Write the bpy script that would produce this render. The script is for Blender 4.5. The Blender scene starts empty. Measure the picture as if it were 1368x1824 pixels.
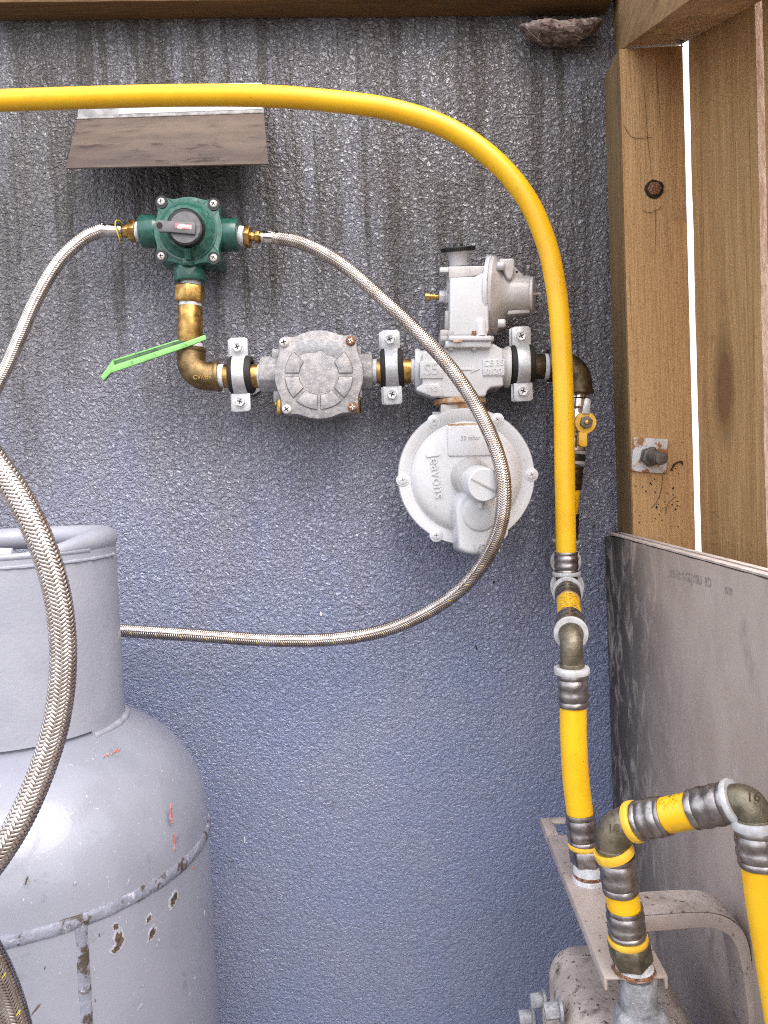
import bpy, bmesh, math, random
import numpy as np
from mathutils import Vector, Matrix, noise as mnoise

random.seed(7)
R = math.radians
scene = bpy.context.scene
COL = scene.collection

# ------------------------------------------------------------------ camera
F_PX, CX, CY = 1369.0, 684.0, 912.0        # focal length and centre in photo pixels (1368 x 1824)
D = 0.86                                   # metres from the lens to the panel
CAM = Vector((0.0, -D, 1.30))
ROLL = 0.042
yv = Vector((36.0, 60.0, -F_PX)).normalized()
zv = Vector((-ROLL, 1.0, 0.0)); zv = (zv - yv * zv.dot(yv)).normalized()
xv = yv.cross(zv)
W2C = Matrix((( xv.x, yv.x, zv.x), (xv.y, yv.y, zv.y), (xv.z, yv.z, zv.z)))
C2W = W2C.transposed()
cam_d = bpy.data.cameras.new('camera'); cam_d.sensor_width = 36.0; cam_d.lens = F_PX / 1824.0 * 36.0
cam_d.clip_start = 0.01; cam_d.clip_end = 3000
cam = bpy.data.objects.new('camera', cam_d); COL.objects.link(cam)
cam.matrix_world = Matrix.Translation(CAM) @ C2W.to_4x4()
scene.camera = cam

# ------------------------------------------------------------------ sky, sun, exposure
SUN_EL, SUN_AZ = R(48), R(152)             # azimuth clockwise from +y
world = bpy.data.worlds.new("World"); scene.world = world; world.use_nodes = True
wn = world.node_tree
sky = wn.nodes.new('ShaderNodeTexSky'); sky.sky_type = 'NISHITA'; sky.sun_disc = False
sky.sun_elevation = SUN_EL; sky.sun_rotation = SUN_AZ
sky.air_density = 1.0; sky.dust_density = 8.0; sky.ozone_density = 1.0
bg = wn.nodes['Background']; bg.inputs['Strength'].default_value = 0.15
# thin bright cloud over the whole sky, a little uneven
cl = wn.nodes.new('ShaderNodeTexNoise'); cl.inputs['Scale'].default_value = 1.6; cl.inputs['Detail'].default_value = 5
tcw = wn.nodes.new('ShaderNodeTexCoord'); wn.links.new(tcw.outputs['Generated'], cl.inputs['Vector'])
cr = wn.nodes.new('ShaderNodeMapRange'); cr.inputs[1].default_value = 0.3; cr.inputs[2].default_value = 0.7; cr.inputs[3].default_value = 0.55; cr.inputs[4].default_value = 0.85
wn.links.new(cl.outputs[0], cr.inputs[0])
cm = wn.nodes.new('ShaderNodeMix'); cm.data_type = 'RGBA'; cm.inputs[7].default_value = (6.6, 6.8, 7.4, 1)
wn.links.new(cr.outputs[0], cm.inputs[0]); wn.links.new(sky.outputs[0], cm.inputs[6]); wn.links.new(cm.outputs[2], bg.inputs['Color'])
sd = bpy.data.lights.new('sun', 'SUN'); sd.energy = 0.85; sd.angle = R(42); sd.color = (1.0, 0.965, 0.92)
so = bpy.data.objects.new('sun', sd); COL.objects.link(so)
sdir = Vector((math.sin(SUN_AZ) * math.cos(SUN_EL), math.cos(SUN_AZ) * math.cos(SUN_EL), math.sin(SUN_EL)))
so.rotation_euler = sdir.to_track_quat('Z', 'Y').to_euler(); so.location = sdir * 30
vs = scene.view_settings
scene.display_settings.display_device = 'sRGB'
vs.view_transform = 'Standard'; vs.look = 'None'; vs.gamma = 1.0; vs.use_curve_mapping = False
vs.exposure = 1.3
scene.cycles.max_bounces = 8; scene.cycles.use_denoising = False; scene.cycles.filter_width = 1.1
scene.cycles.caustics_reflective = False; scene.cycles.caustics_refractive = False

# ------------------------------------------------------------------ pixel helpers
def ray(px, py):
    return C2W @ Vector(((px - CX) / F_PX, -(py - CY) / F_PX, -1.0))
def P(px, py, d):
    """the point seen at photo pixel (px, py) that stands d metres in front of the panel"""
    r = ray(px, py); t = (D - d) / r.y
    return CAM + r * t
def PX(px, py, X):
    r = ray(px, py); return CAM + r * ((X - CAM.x) / r.x)
def PZ(px, py, Z):
    r = ray(px, py); return CAM + r * ((Z - CAM.z) / r.z)
def mpp(d): return (D - d) / F_PX
NRM = Vector((0, -1, 0))                   # out of the panel, towards the viewer

def catmull(pts, n=12):
    pts = [Vector(p) for p in pts]
    q = [pts[0] * 2 - pts[1]] + pts + [pts[-1] * 2 - pts[-2]]
    out = []
    for i in range(1, len(q) - 2):
        p0, p1, p2, p3 = q[i - 1], q[i], q[i + 1], q[i + 2]
        for k in range(n):
            t = k / n
            out.append(0.5 * (2 * p1 + (p2 - p0) * t + (2 * p0 - 5 * p1 + 4 * p2 - p3) * t * t + (3 * p1 - p0 - 3 * p2 + p3) * t ** 3))
    out.append(pts[-1])
    return out
def resample(pts, step):
    a = np.array([tuple(p) for p in pts]); seg = np.linalg.norm(np.diff(a, axis=0), axis=1)
    s = np.concatenate([[0], np.cumsum(seg)]); n = max(2, int(s[-1] / step) + 1)
    t = np.linspace(0, s[-1], n)
    return np.stack([np.interp(t, s, a[:, k]) for k in range(3)], 1), t
def frames(a):
    """parallel-transport frames along a polyline (n x 3 array)"""
    tan = np.gradient(a, axis=0); tan /= np.linalg.norm(tan, axis=1)[:, None]
    u = np.cross(tan[0], [0.31, 0.2, 0.93]); u /= np.linalg.norm(u); us = [u]
    for i in range(1, len(a)):
        u = us[-1] - tan[i] * np.dot(us[-1], tan[i]); us.append(u / np.linalg.norm(u))
    us = np.array(us); return tan, us, np.cross(tan, us)
def axes(ax):
    ax = Vector(ax).normalized()
    h = Vector((0, 0, 1)) if abs(ax.z) < 0.9 else Vector((1, 0, 0))
    u = h.cross(ax).normalized(); return u, ax.cross(u), ax

# ------------------------------------------------------------------ mesh builder
class MB:
    def __init__(s): s.v = []; s.f = []
    def add(s, verts, faces):
        b = len(s.v); s.v += [Vector(x) for x in verts]; s.f += [tuple(b + i for i in f) for f in faces]; return s
    def lathe(s, o, ax, prof, n=32, cap0=True, cap1=True, a0=0.0, a1=2 * math.pi, twist=0.0):
        u, w, ax = axes(ax); full = abs(a1 - a0 - 2 * math.pi) < 1e-6
        m = n if full else n + 1; vs_, fs = [], []
        for h, r in prof:
            for k in range(m):
                t = a0 + (a1 - a0) * k / n + twist
                vs_.append(Vector(o) + ax * h + (u * math.cos(t) + w * math.sin(t)) * r)
        for i in range(len(prof) - 1):
            for k in range(n if full else n):
                k2 = (k + 1) % m
                fs.append((i * m + k, i * m + k2, (i + 1) * m + k2, (i + 1) * m + k))
        if full and cap0: fs.append(tuple(range(m - 1, -1, -1)))
        if full and cap1: fs.append(tuple((len(prof) - 1) * m + k for k in range(m)))
        return s.add(vs_, fs)
    def between(s, p0, p1, prof, n=32, **k):
        """prof: (fraction of the way, radius)"""
        p0 = Vector(p0); p1 = Vector(p1); L = (p1 - p0).length
        return s.lathe(p0, p1 - p0, [(t * L, r) for t, r in prof], n, **k)
    def tube(s, pts, r, n=16, cap=True):
        a = np.array([tuple(p) for p in pts]); tan, u, w = frames(a)
        rr = r if hasattr(r, '__len__') else [r] * len(a); vs_, fs = [], []
        for i in range(len(a)):
            for k in range(n):
                t = 2 * math.pi * k / n
                vs_.append(a[i] + (u[i] * math.cos(t) + w[i] * math.sin(t)) * rr[i])
        for i in range(len(a) - 1):
            for k in range(n):
                fs.append((i * n + k, i * n + (k + 1) % n, (i + 1) * n + (k + 1) % n, (i + 1) * n + k))
        if cap:
            fs.append(tuple(range(n - 1, -1, -1))); fs.append(tuple((len(a) - 1) * n + k for k in range(n)))
        return s.add(vs_, fs)
    def extrude(s, pts, vec, taper=1.0):
        """polygon pts pushed along vec; the far face is scaled by taper about the centre"""
        pts = [Vector(p) for p in pts]; vec = Vector(vec); n = len(pts)
        c = sum(pts, Vector()) / n
        far = [c + (p - c) * taper + vec for p in pts]
        return s.add(pts + far, [tuple(range(n))[::-1], tuple(range(n, 2 * n))] + [(k, (k + 1) % n, n + (k + 1) % n, n + k) for k in range(n)])
    def plate(s, px, d, th, taper=1.0):
        """outline in photo pixels at depth d (its front), th metres thick towards the panel"""
        return s.extrude([P(x, y, d) for x, y in px], NRM * -th, taper)
    def box(s, a, b):
        a = Vector(a); b = Vector(b)
        v = [(x, y, z) for x in (a.x, b.x) for y in (a.y, b.y) for z in (a.z, b.z)]
        return s.add(v, [(0, 1, 3, 2), (4, 6, 7, 5), (0, 4, 5, 1), (2, 3, 7, 6), (0, 2, 6, 4), (1, 5, 7, 3)])
    def obox(s, c, e1, e2, e3):
        c, e1, e2, e3 = Vector(c), Vector(e1), Vector(e2), Vector(e3)
        v = [c + e1 * i + e2 * j + e3 * k for i in (-1, 1) for j in (-1, 1) for k in (-1, 1)]
        return s.add(v, [(0, 1, 3, 2), (4, 6, 7, 5), (0, 4, 5, 1), (2, 3, 7, 6), (0, 2, 6, 4), (1, 5, 7, 3)])
    def mesh(s, name, m, origin=(0, 0, 0), bevel=0.0, seg=2, smooth=40, bang=30):
        o = Vector(origin); me = bpy.data.meshes.new(name)
        bm = bmesh.new(); vv = [bm.verts.new(p - o) for p in s.v]
        for f in s.f:
            try: bm.faces.new([vv[i] for i in f])
            except ValueError: pass
        bmesh.ops.recalc_face_normals(bm, faces=bm.faces)
        if bevel:
            ed = [e for e in bm.edges if len(e.link_faces) == 2 and e.calc_face_angle(0) > R(bang)]
            bmesh.ops.bevel(bm, geom=ed, offset=bevel, segments=seg, profile=0.5, affect='EDGES', clamp_overlap=True)
        bm.to_mesh(me); bm.free()
        if smooth:
            me.shade_smooth(); me.set_sharp_from_angle(angle=R(smooth))
        me.materials.append(m); return me
    def build(s, name, m, parent=None, **k):
        org = world_loc(parent)
        o = bpy.data.objects.new(name, s.mesh(name, m, org, **k)); COL.objects.link(o)
        if parent: o.parent = parent
        return o

def world_loc(o):
    v = Vector()
    while o is not None: v += o.location; o = o.parent
    return v
def tag(o, label=None, cat=None, group=None, kind=None):
    for k, v in (('label', label), ('category', cat), ('group', group), ('kind', kind)):
        if v: o[k] = v
    return o
def thing(name, label, cat, loc, group=None):
    o = bpy.data.objects.new(name, None); COL.objects.link(o); o.location = loc
    o.empty_display_size = 0.02
    return tag(o, label, cat, group)
def copy_thing(o, loc, label):
    c = o.copy(); COL.objects.link(c); c.location = loc; c['label'] = label
    for ch in o.children:
        k = ch.copy(); COL.objects.link(k); k.parent = c
        for g in ch.children:
            q = g.copy(); COL.objects.link(q); q.parent = k
    return c
def raw_mesh(name, v, f, m, parent, smooth=True):
    """quick mesh from numpy arrays, quads only"""
    org = np.array(world_loc(parent)); v = np.asarray(v) - org; f = np.asarray(f, dtype=np.int32)
    me = bpy.data.meshes.new(name); me.vertices.add(len(v)); me.vertices.foreach_set('co', v.astype(np.float32).ravel())
    me.loops.add(f.size); me.loops.foreach_set('vertex_index', f.ravel())
    me.polygons.add(len(f)); me.polygons.foreach_set('loop_start', np.arange(0, f.size, 4, dtype=np.int32))
    me.polygons.foreach_set('loop_total', np.full(len(f), 4, dtype=np.int32))
    me.update(calc_edges=True); me.validate()
    if smooth: me.shade_smooth()
    me.materials.append(m)
    o = bpy.data.objects.new(name, me); COL.objects.link(o); o.parent = parent
    return o
def text(s_, c, right, up, size, depth, m, parent, name='lettering'):
    cu = bpy.data.curves.new(name, 'FONT'); cu.body = s_; cu.size = size; cu.extrude = depth
    cu.align_x = 'CENTER'; cu.align_y = 'CENTER'; cu.resolution_u = 3
    tmp = bpy.data.objects.new(name, cu); COL.objects.link(tmp)
    me = bpy.data.meshes.new_from_object(tmp.evaluated_get(bpy.context.evaluated_depsgraph_get()))
    bpy.data.objects.remove(tmp); me.name = name
    right = Vector(right).normalized(); up = Vector(up); up = (up - right * up.dot(right)).normalized(); nn = right.cross(up)
    M = Matrix(((right.x, up.x, nn.x, 0), (right.y, up.y, nn.y, 0), (right.z, up.z, nn.z, 0), (0, 0, 0, 1)))
    me.transform(Matrix.Translation(Vector(c) - world_loc(parent)) @ M)
    me.materials.clear(); me.materials.append(m)
    o = bpy.data.objects.new(name, me); COL.objects.link(o); o.parent = parent
    return o

# ------------------------------------------------------------------ materials
def mat(name, c, r=0.5, m=0.0, c2=None, sc=60, lo=0.4, hi=0.6, spots=None, bump=None, stretch=None, r2=None, spec=0.5, coat=0.0, spots2=None, mould=None, dust=None):
    M = bpy.data.materials.new(name); M.use_nodes = True; nt = M.node_tree; N = nt.nodes; Lk = nt.links.new
    b = N['Principled BSDF']; b.inputs['Metallic'].default_value = m; b.inputs['Roughness'].default_value = r
    b.inputs['Specular IOR Level'].default_value = spec; b.inputs['Coat Weight'].default_value = coat
    tc = N.new('ShaderNodeTexCoord'); mp = N.new('ShaderNodeMapping'); Lk(tc.outputs['Object'], mp.inputs[0])
    if stretch: mp.inputs['Scale'].default_value = stretch
    def noise(scale, det=5, rough=0.6, dist=0.0):
        n = N.new('ShaderNodeTexNoise'); n.inputs['Scale'].default_value = scale; n.inputs['Detail'].default_value = det
        n.inputs['Roughness'].default_value = rough; n.inputs['Distortion'].default_value = dist
        Lk(mp.outputs[0], n.inputs['Vector']); return n.outputs[0]
    def ramp(x, a, z):
        n = N.new('ShaderNodeMapRange'); n.inputs[1].default_value = a; n.inputs[2].default_value = z; n.clamp = True
        n.interpolation_type = 'SMOOTHSTEP'; Lk(x, n.inputs[0]); return n.outputs[0]
    def mix(f, a, z):
        n = N.new('ShaderNodeMix'); n.data_type = 'RGBA'; Lk(f, n.inputs[0])
        for val, slot in ((a, 6), (z, 7)):
            if isinstance(val, tuple): n.inputs[slot].default_value = (*val, 1)
            else: Lk(val, n.inputs[slot])
        return n.outputs[2]
    col = None; f1 = None
    if c2 is not None:
        f1 = ramp(noise(sc), lo, hi); col = mix(f1, tuple(c), tuple(c2))
    else:
        b.inputs['Base Color'].default_value = (*c, 1)
    for sp in (spots, spots2):
        if sp:
            f = ramp(noise(sp[1], 4, 0.65), sp[2], sp[3])
            col = mix(f, col if col is not None else tuple(c), tuple(sp[0]))
            if m > 0.3:
                q = N.new('ShaderNodeMath'); q.operation = 'MULTIPLY_ADD'; Lk(f, q.inputs[0]); q.inputs[1].default_value = -m * 0.8; q.inputs[2].default_value = m
                Lk(q.outputs[0], b.inputs['Metallic'])
    if col is not None: Lk(col, b.inputs['Base Color'])
    if mould or dust:
        if mould:
            sp_ = N.new('ShaderNodeSeparateXYZ'); Lk(tc.outputs['Object'], sp_.inputs[0]); w_ = ramp(sp_.outputs[1], mould[0], mould[1])
            f = ramp(noise(mould[2], 6, 0.72, 0.8), 0.32, 0.54); tint = mould[3]
        else:
            sp_ = N.new('ShaderNodeSeparateXYZ'); ge = N.new('ShaderNodeNewGeometry'); Lk(ge.outputs['Normal'], sp_.inputs[0]); w_ = ramp(sp_.outputs[2], 0.25, 0.9)
            f = ramp(noise(dust[0], 5, 0.75), dust[1], dust[2]); tint = dust[3]
        q = N.new('ShaderNodeMath'); q.operation = 'MULTIPLY'; Lk(w_, q.inputs[0]); Lk(f, q.inputs[1])
        col = mix(q.outputs[0], col if col is not None else tuple(c), tint)
        Lk(col, b.inputs['Base Color'])
    if r2 is not None:
        q = N.new('ShaderNodeMapRange'); Lk(noise(sc * 1.7), q.inputs[0]); q.inputs[1].default_value = 0.3; q.inputs[2].default_value = 0.7
        q.inputs[3].default_value = r; q.inputs[4].default_value = r2; Lk(q.outputs[0], b.inputs['Roughness'])
    if bump:
        bn = N.new('ShaderNodeBump'); bn.inputs['Distance'].default_value = bump[1]; bn.inputs['Strength'].default_value = 1.0
        Lk(noise(bump[0], 4), bn.inputs['Height']); Lk(bn.outputs[0], b.inputs['Normal'])
    return M

def wall_material():
    M = bpy.data.materials.new('embossed_panel'); M.use_nodes = True; nt = M.node_tree; N = nt.nodes; Lk = nt.links.new
    b = N['Principled BSDF']; tc = N.new('ShaderNodeTexCoord')
    def mp(sx, sy, sz):
        n = N.new('ShaderNodeMapping'); n.inputs['Scale'].default_value = (sx, sy, sz); Lk(tc.outputs['Object'], n.inputs[0]); return n.outputs[0]
    def noise(v, scale, det=4, rough=0.55, dist=0.0):
        n = N.new('ShaderNodeTexNoise'); n.inputs['Scale'].default_value = scale; n.inputs['Detail'].default_value = det
        n.inputs['Roughness'].default_value = rough; n.inputs['Distortion'].default_value = dist; Lk(v, n.inputs['Vector']); return n.outputs[0]
    def rng(x, a, z, o0=0.0, o1=1.0, sm=True):
        n = N.new('ShaderNodeMapRange'); n.clamp = True; n.interpolation_type = 'SMOOTHSTEP' if sm else 'LINEAR'
        for i, q in enumerate((a, z, o0, o1)): n.inputs[i + 1].default_value = q
        Lk(x, n.inputs[0]); return n.outputs[0]
    def math_(op, x, y):
        n = N.new('ShaderNodeMath'); n.operation = op
        for i, q in enumerate((x, y)):
            if isinstance(q, (int, float)): n.inputs[i].default_value = q
            else: Lk(q, n.inputs[i])
        return n.outputs[0]
    def mix(f, a, z):
        n = N.new('ShaderNodeMix'); n.data_type = 'RGBA'; Lk(f, n.inputs[0])
        for val, slot in ((a, 6), (z, 7)):
            if isinstance(val, tuple): n.inputs[slot].default_value = (*val, 1)
            else: Lk(val, n.inputs[slot])
        return n.outputs[2]
    sep = N.new('ShaderNodeSeparateXYZ'); Lk(tc.outputs['Object'], sep.inputs[0]); Z = sep.outputs[2]; X = sep.outputs[0]
    # rust-brown water streaks below the roof edge, and scattered dirt
    flat = mp(1, 0, 1)
    st = rng(noise(mp(60, 0, 3.2), 1.0, 6, 0.68, 0.6), 0.46, 0.68)
    st2 = rng(noise(mp(18, 0, 1.4), 1.0, 4, 0.6), 0.42, 0.62)
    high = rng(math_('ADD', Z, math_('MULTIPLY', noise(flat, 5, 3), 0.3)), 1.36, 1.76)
    low = rng(Z, 1.55, 0.8)
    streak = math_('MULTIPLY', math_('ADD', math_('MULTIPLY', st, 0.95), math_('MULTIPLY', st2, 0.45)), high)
    dirt = math_('MULTIPLY', rng(noise(flat, 34, 6, 0.72), 0.56, 0.72), 0.5)
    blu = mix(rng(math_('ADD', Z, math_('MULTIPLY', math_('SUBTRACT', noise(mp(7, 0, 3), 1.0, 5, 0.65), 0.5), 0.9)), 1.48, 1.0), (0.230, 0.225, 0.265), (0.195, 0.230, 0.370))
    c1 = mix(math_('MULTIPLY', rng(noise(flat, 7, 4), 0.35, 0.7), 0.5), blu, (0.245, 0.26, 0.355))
    c2 = mix(dirt, c1, (0.12, 0.108, 0.105))
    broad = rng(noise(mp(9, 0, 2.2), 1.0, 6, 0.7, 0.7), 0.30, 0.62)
    c3 = mix(math_('MULTIPLY', math_('MULTIPLY', high, broad), 0.75), c2, (0.105, 0.092, 0.086))  # broad grime, deepened with shade along the panel's top
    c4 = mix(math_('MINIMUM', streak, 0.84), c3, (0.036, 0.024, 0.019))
    thin = math_('MULTIPLY', math_('MULTIPLY', rng(noise(mp(70, 0, 2.0), 1.0, 5, 0.7, 1.0), 0.60, 0.72), rng(noise(flat, 14, 5, 0.7), 0.42, 0.60)), 0.8)
    c5 = mix(thin, c4, (0.055, 0.042, 0.035))
    # pebbled emboss: small irregular blobs and worm-like ridges
    def warped(scale, amt):
        w_ = N.new('ShaderNodeMix'); w_.data_type = 'VECTOR'; w_.inputs[0].default_value = amt
        n_ = N.new('ShaderNodeTexNoise'); n_.inputs['Scale'].default_value = scale; n_.inputs['Detail'].default_value = 2
        Lk(flat, n_.inputs['Vector']); Lk(flat, w_.inputs[4]); Lk(n_.outputs['Color'], w_.inputs[5]); return w_.outputs[1]
    wv = warped(170, 0.008)
    vo = N.new('ShaderNodeTexVoronoi'); vo.feature = 'SMOOTH_F1'; vo.inputs['Scale'].default_value = 225; vo.inputs['Smoothness'].default_value = 0.30
    Lk(wv, vo.inputs['Vector'])
    n1 = noise(wv, 210, 2, 0.5)
    worm = math_('ABSOLUTE', math_('SUBTRACT', n1, 0.5), 0.0)           # ridged: thin winding valleys
    big = noise(mp(1, 0, 0.8), 120, 3, 0.5, 1.0)
    topleft = math_('MULTIPLY', rng(Z, 1.60, 1.80), rng(X, 0.05, -0.35))
    hgt = math_('ADD', math_('MULTIPLY', vo.outputs['Distance'], 0.8), math_('MULTIPLY', rng(worm, 0.0, 0.10), 0.45))
    hgt = math_('ADD', hgt, math_('MULTIPLY', big, math_('MULTIPLY', topleft, 2.6)))
    Lk(c5, b.inputs['Base Color'])
    bn = N.new('ShaderNodeBump'); bn.inputs['Distance'].default_value = 0.0027
    Lk(rng(Z, 1.28, 0.9, 0.92, 0.5), bn.inputs['Strength'])
    Lk(hgt, bn.inputs['Height']); Lk(bn.outputs[0], b.inputs['Normal'])
    Lk(math_('ADD', math_('ADD', 0.15, math_('MULTIPLY', high, 0.09)), math_('MULTIPLY', math_('MAXIMUM', streak, dirt), 0.30)), b.inputs['Roughness'])
    b.inputs['Specular IOR Level'].default_value = 1.0
    return M

def wood(name, c, c2, axis='z', knot=None, rough=0.8):
    """knot: centre (y, z) and half sizes in object space; the grain flows round it"""
    M = bpy.data.materials.new(name); M.use_nodes = True; nt = M.node_tree; N = nt.nodes; Lk = nt.links.new
    b = N['Principled BSDF']; b.inputs['Roughness'].default_value = rough; b.inputs['Specular IOR Level'].default_value = 0.25
    tc = N.new('ShaderNodeTexCoord'); src = tc.outputs['Object']; kd = None
    if knot:
        def vm(op, a, b_):
            n = N.new('ShaderNodeVectorMath'); n.operation = op
            for i, q in enumerate((a, b_)):
                if isinstance(q, tuple): n.inputs[i].default_value = q
                else: Lk(q, n.inputs[i])
            return n
        rel = vm('SUBTRACT', src, (0, knot[0], knot[1])).outputs[0]
        nz = N.new('ShaderNodeTexNoise'); nz.inputs['Scale'].default_value = 40; nz.inputs['Detail'].default_value = 4; Lk(src, nz.inputs['Vector'])
        wob = vm('MULTIPLY', vm('SUBTRACT', nz.outputs['Color'], (0.5, 0.5, 0.5)).outputs[0], (0.0, 0.010, 0.02)).outputs[0]
        rel2 = vm('MULTIPLY', vm('ADD', rel, wob).outputs[0], (0.0, 1 / knot[2], 1 / knot[3])).outputs[0]
        kd = vm('LENGTH', rel2, (0, 0, 0)).outputs['Value']
        fall = N.new('ShaderNodeMapRange'); fall.inputs[1].default_value = 3.2; fall.inputs[2].default_value = 0.2; fall.inputs[3].default_value = 0.0; fall.inputs[4].default_value = -0.72
        fall.interpolation_type = 'SMOOTHSTEP'; Lk(kd, fall.inputs[0])
        sc_ = N.new('ShaderNodeVectorMath'); sc_.operation = 'SCALE'; Lk(vm('MULTIPLY', rel, (0.0, 1.0, 0.0)).outputs[0], sc_.inputs[0]); Lk(fall.outputs[0], sc_.inputs['Scale'])
        src = vm('ADD', src, sc_.outputs[0]).outputs[0]
    def mp(k, l):
        s_ = {'x': (l, k, k), 'y': (k, l, k), 'z': (k, k, l)}[axis]
        n = N.new('ShaderNodeMapping'); n.inputs['Scale'].default_value = s_; Lk(src, n.inputs[0]); return n.outputs[0]
    def noise(v, sc, det=5, rg=0.6, dist=0.0):
        n = N.new('ShaderNodeTexNoise'); n.inputs['Scale'].default_value = sc; n.inputs['Detail'].default_value = det
        n.inputs['Roughness'].default_value = rg; n.inputs['Distortion'].default_value = dist; Lk(v, n.inputs['Vector']); return n.outputs[0]
    def rng(x, a, z):
        n = N.new('ShaderNodeMapRange'); n.clamp = True; n.inputs[1].default_value = a; n.inputs[2].default_value = z; Lk(x, n.inputs[0]); return n.outputs[0]
    def mix(f, a, z):
        n = N.new('ShaderNodeMix'); n.data_type = 'RGBA'; Lk(f, n.inputs[0])
        for val, slot in ((a, 6), (z, 7)):
            if isinstance(val, tuple): n.inputs[slot].default_value = (*val, 1)
            else: Lk(val, n.inputs[slot])
        return n.outputs[2]
    def mul(x, k):
        n = N.new('ShaderNodeMath'); n.operation = 'MULTIPLY'; Lk(x, n.inputs[0]); n.inputs[1].default_value = k; return n.outputs[0]
    broad = rng(noise(mp(30, 1.6), 1.0, 5, 0.6, 0.8), 0.32, 0.7)
    fine = rng(noise(mp(340, 14), 1.0, 5, 0.65), 0.36, 0.66)
    crack = rng(noise(mp(110, 3.0), 1.0, 6, 0.7, 0.5), 0.63, 0.70)
    dirt = rng(noise(mp(22, 16), 1.0, 6, 0.75), 0.58, 0.8)
    speck = rng(noise(mp(160, 120), 1.0, 3, 0.6), 0.69, 0.75)
    dk = tuple(x * 0.35 for x in c2)
    k = mix(broad, c, c2); k = mix(mul(fine, 0.42), k, tuple(x * 0.55 for x in c2)); k = mix(mul(crack, 0.75), k, dk)
    k = mix(mul(dirt, 0.55), k, (0.06, 0.045, 0.03)); k = mix(mul(speck, 0.7), k, (0.03, 0.022, 0.016))
    if kd is not None:
        def band(a, z):
            n = N.new('ShaderNodeMapRange'); n.interpolation_type = 'SMOOTHSTEP'; n.inputs[1].default_value = a; n.inputs[2].default_value = z; Lk(kd, n.inputs[0]); return n.outputs[0]
        k = mix(mul(band(1.9, 0.95), 0.6), k, tuple(x * 0.45 for x in c2)); k = mix(mul(band(1.0, 0.8), 0.8), k, (0.21, 0.115, 0.055))
    Lk(k, b.inputs['Base Color'])
    bn = N.new('ShaderNodeBump'); bn.inputs['Distance'].default_value = 0.0022
    Lk(noise(mp(300, 12), 1.0, 6, 0.7), bn.inputs['Height']); Lk(bn.outputs[0], b.inputs['Normal'])
    return M

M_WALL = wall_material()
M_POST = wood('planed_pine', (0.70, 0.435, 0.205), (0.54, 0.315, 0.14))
M_SIDE = wood('shaded_side_wood', (0.34, 0.225, 0.11), (0.22, 0.14, 0.068))
M_PALE = wood('rough_sawn_paling', (0.72, 0.465, 0.225), (0.42, 0.25, 0.105))
kn_ = PX(1290, 690, 0.3052); M_PALEK = wood('knotty_paling', (0.72, 0.465, 0.225), (0.42, 0.25, 0.105), knot=(kn_.y + 0.2, kn_.z, 0.017, 0.038))
M_BEAM = wood('weathered_beam', (0.26, 0.16, 0.075), (0.14, 0.085, 0.042), 'x')
M_RAFT = wood('rough_rafter', (0.60, 0.39, 0.20), (0.32, 0.195, 0.095), 'y')
M_YEL = mat('yellow_gas_pipe', (0.93, 0.535, 0.010), 0.34, c2=(0.90, 0.485, 0.008), sc=25, spots=((0.10, 0.06, 0.02), 380, 0.67, 0.74), spots2=((0.70, 0.40, 0.02), 30, 0.54, 0.85), coat=0.12, dust=(330, 0.46, 0.64, (0.10, 0.06, 0.02)))
M_YELB = mat('yellow_collar_plastic', (0.86, 0.55, 0.06), 0.4, c2=(0.8, 0.46, 0.04), sc=90)
M_STEEL = mat('braided_stainless', (0.74, 0.67, 0.63), 0.24, 1.0, c2=(0.57, 0.49, 0.44), sc=120, spots=((0.42, 0.26, 0.16), 90, 0.66, 0.78))
M_STEELB = mat('browned_braid', (0.68, 0.61, 0.56), 0.22, 1.0, c2=(0.50, 0.42, 0.365), sc=60)
M_CORE = mat('hose_core', (0.035, 0.022, 0.018), 0.7)
M_TRACER = mat('yellow_tracer', (0.75, 0.55, 0.02), 0.5)
M_SLEEVE = mat('press_sleeve_steel', (0.40, 0.37, 0.36), 0.27, 1.0, c2=(0.27, 0.245, 0.24), sc=140, r2=0.42, bump=(500, 0.0002), spots=((0.12, 0.09, 0.07), 260, 0.62, 0.75))
M_FERR = mat('ferrule_steel', (0.78, 0.74, 0.70), 0.22, 1.0, c2=(0.6, 0.56, 0.52), sc=150)
M_BRASS = mat('tarnished_brass', (0.60, 0.37, 0.12), 0.24, 1.0, c2=(0.36, 0.21, 0.07), sc=110, r2=0.45, bump=(700, 0.0001))
M_BRASSD = mat('cast_brass_elbow', (0.31, 0.215, 0.105), 0.38, 1.0, c2=(0.20, 0.135, 0.065), sc=90, r2=0.55, bump=(900, 0.0003))
M_BRONZE = mat('dark_bronze', (0.16, 0.125, 0.075), 0.38, 1.0, c2=(0.085, 0.066, 0.045), sc=120, r2=0.55, bump=(800, 0.0003))
M_OLIVE = mat('olive_bronze', (0.25, 0.215, 0.155), 0.40, 0.85, c2=(0.155, 0.135, 0.10), sc=120, r2=0.55, bump=(800, 0.0003))
M_TAPE = mat('thread_tape', (0.74, 0.76, 0.80), 0.6, c2=(0.60, 0.60, 0.62), sc=260, bump=(600, 0.0004))
M_WRING = mat('white_plastic_collar', (0.55, 0.56, 0.58), 0.42, c2=(0.46, 0.45, 0.44), sc=140)
M_GREEN = mat('green_paint', (0.017, 0.085, 0.066), 0.27, c2=(0.023, 0.112, 0.086), sc=160, spots=((0.16, 0.21, 0.17), 260, 0.61, 0.72), coat=0.3)
M_GREENL = mat('worn_green_paint', (0.042, 0.155, 0.120), 0.30, c2=(0.024, 0.098, 0.075), sc=220, spots=((0.20, 0.25, 0.20), 200, 0.58, 0.75), coat=0.2)
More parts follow.
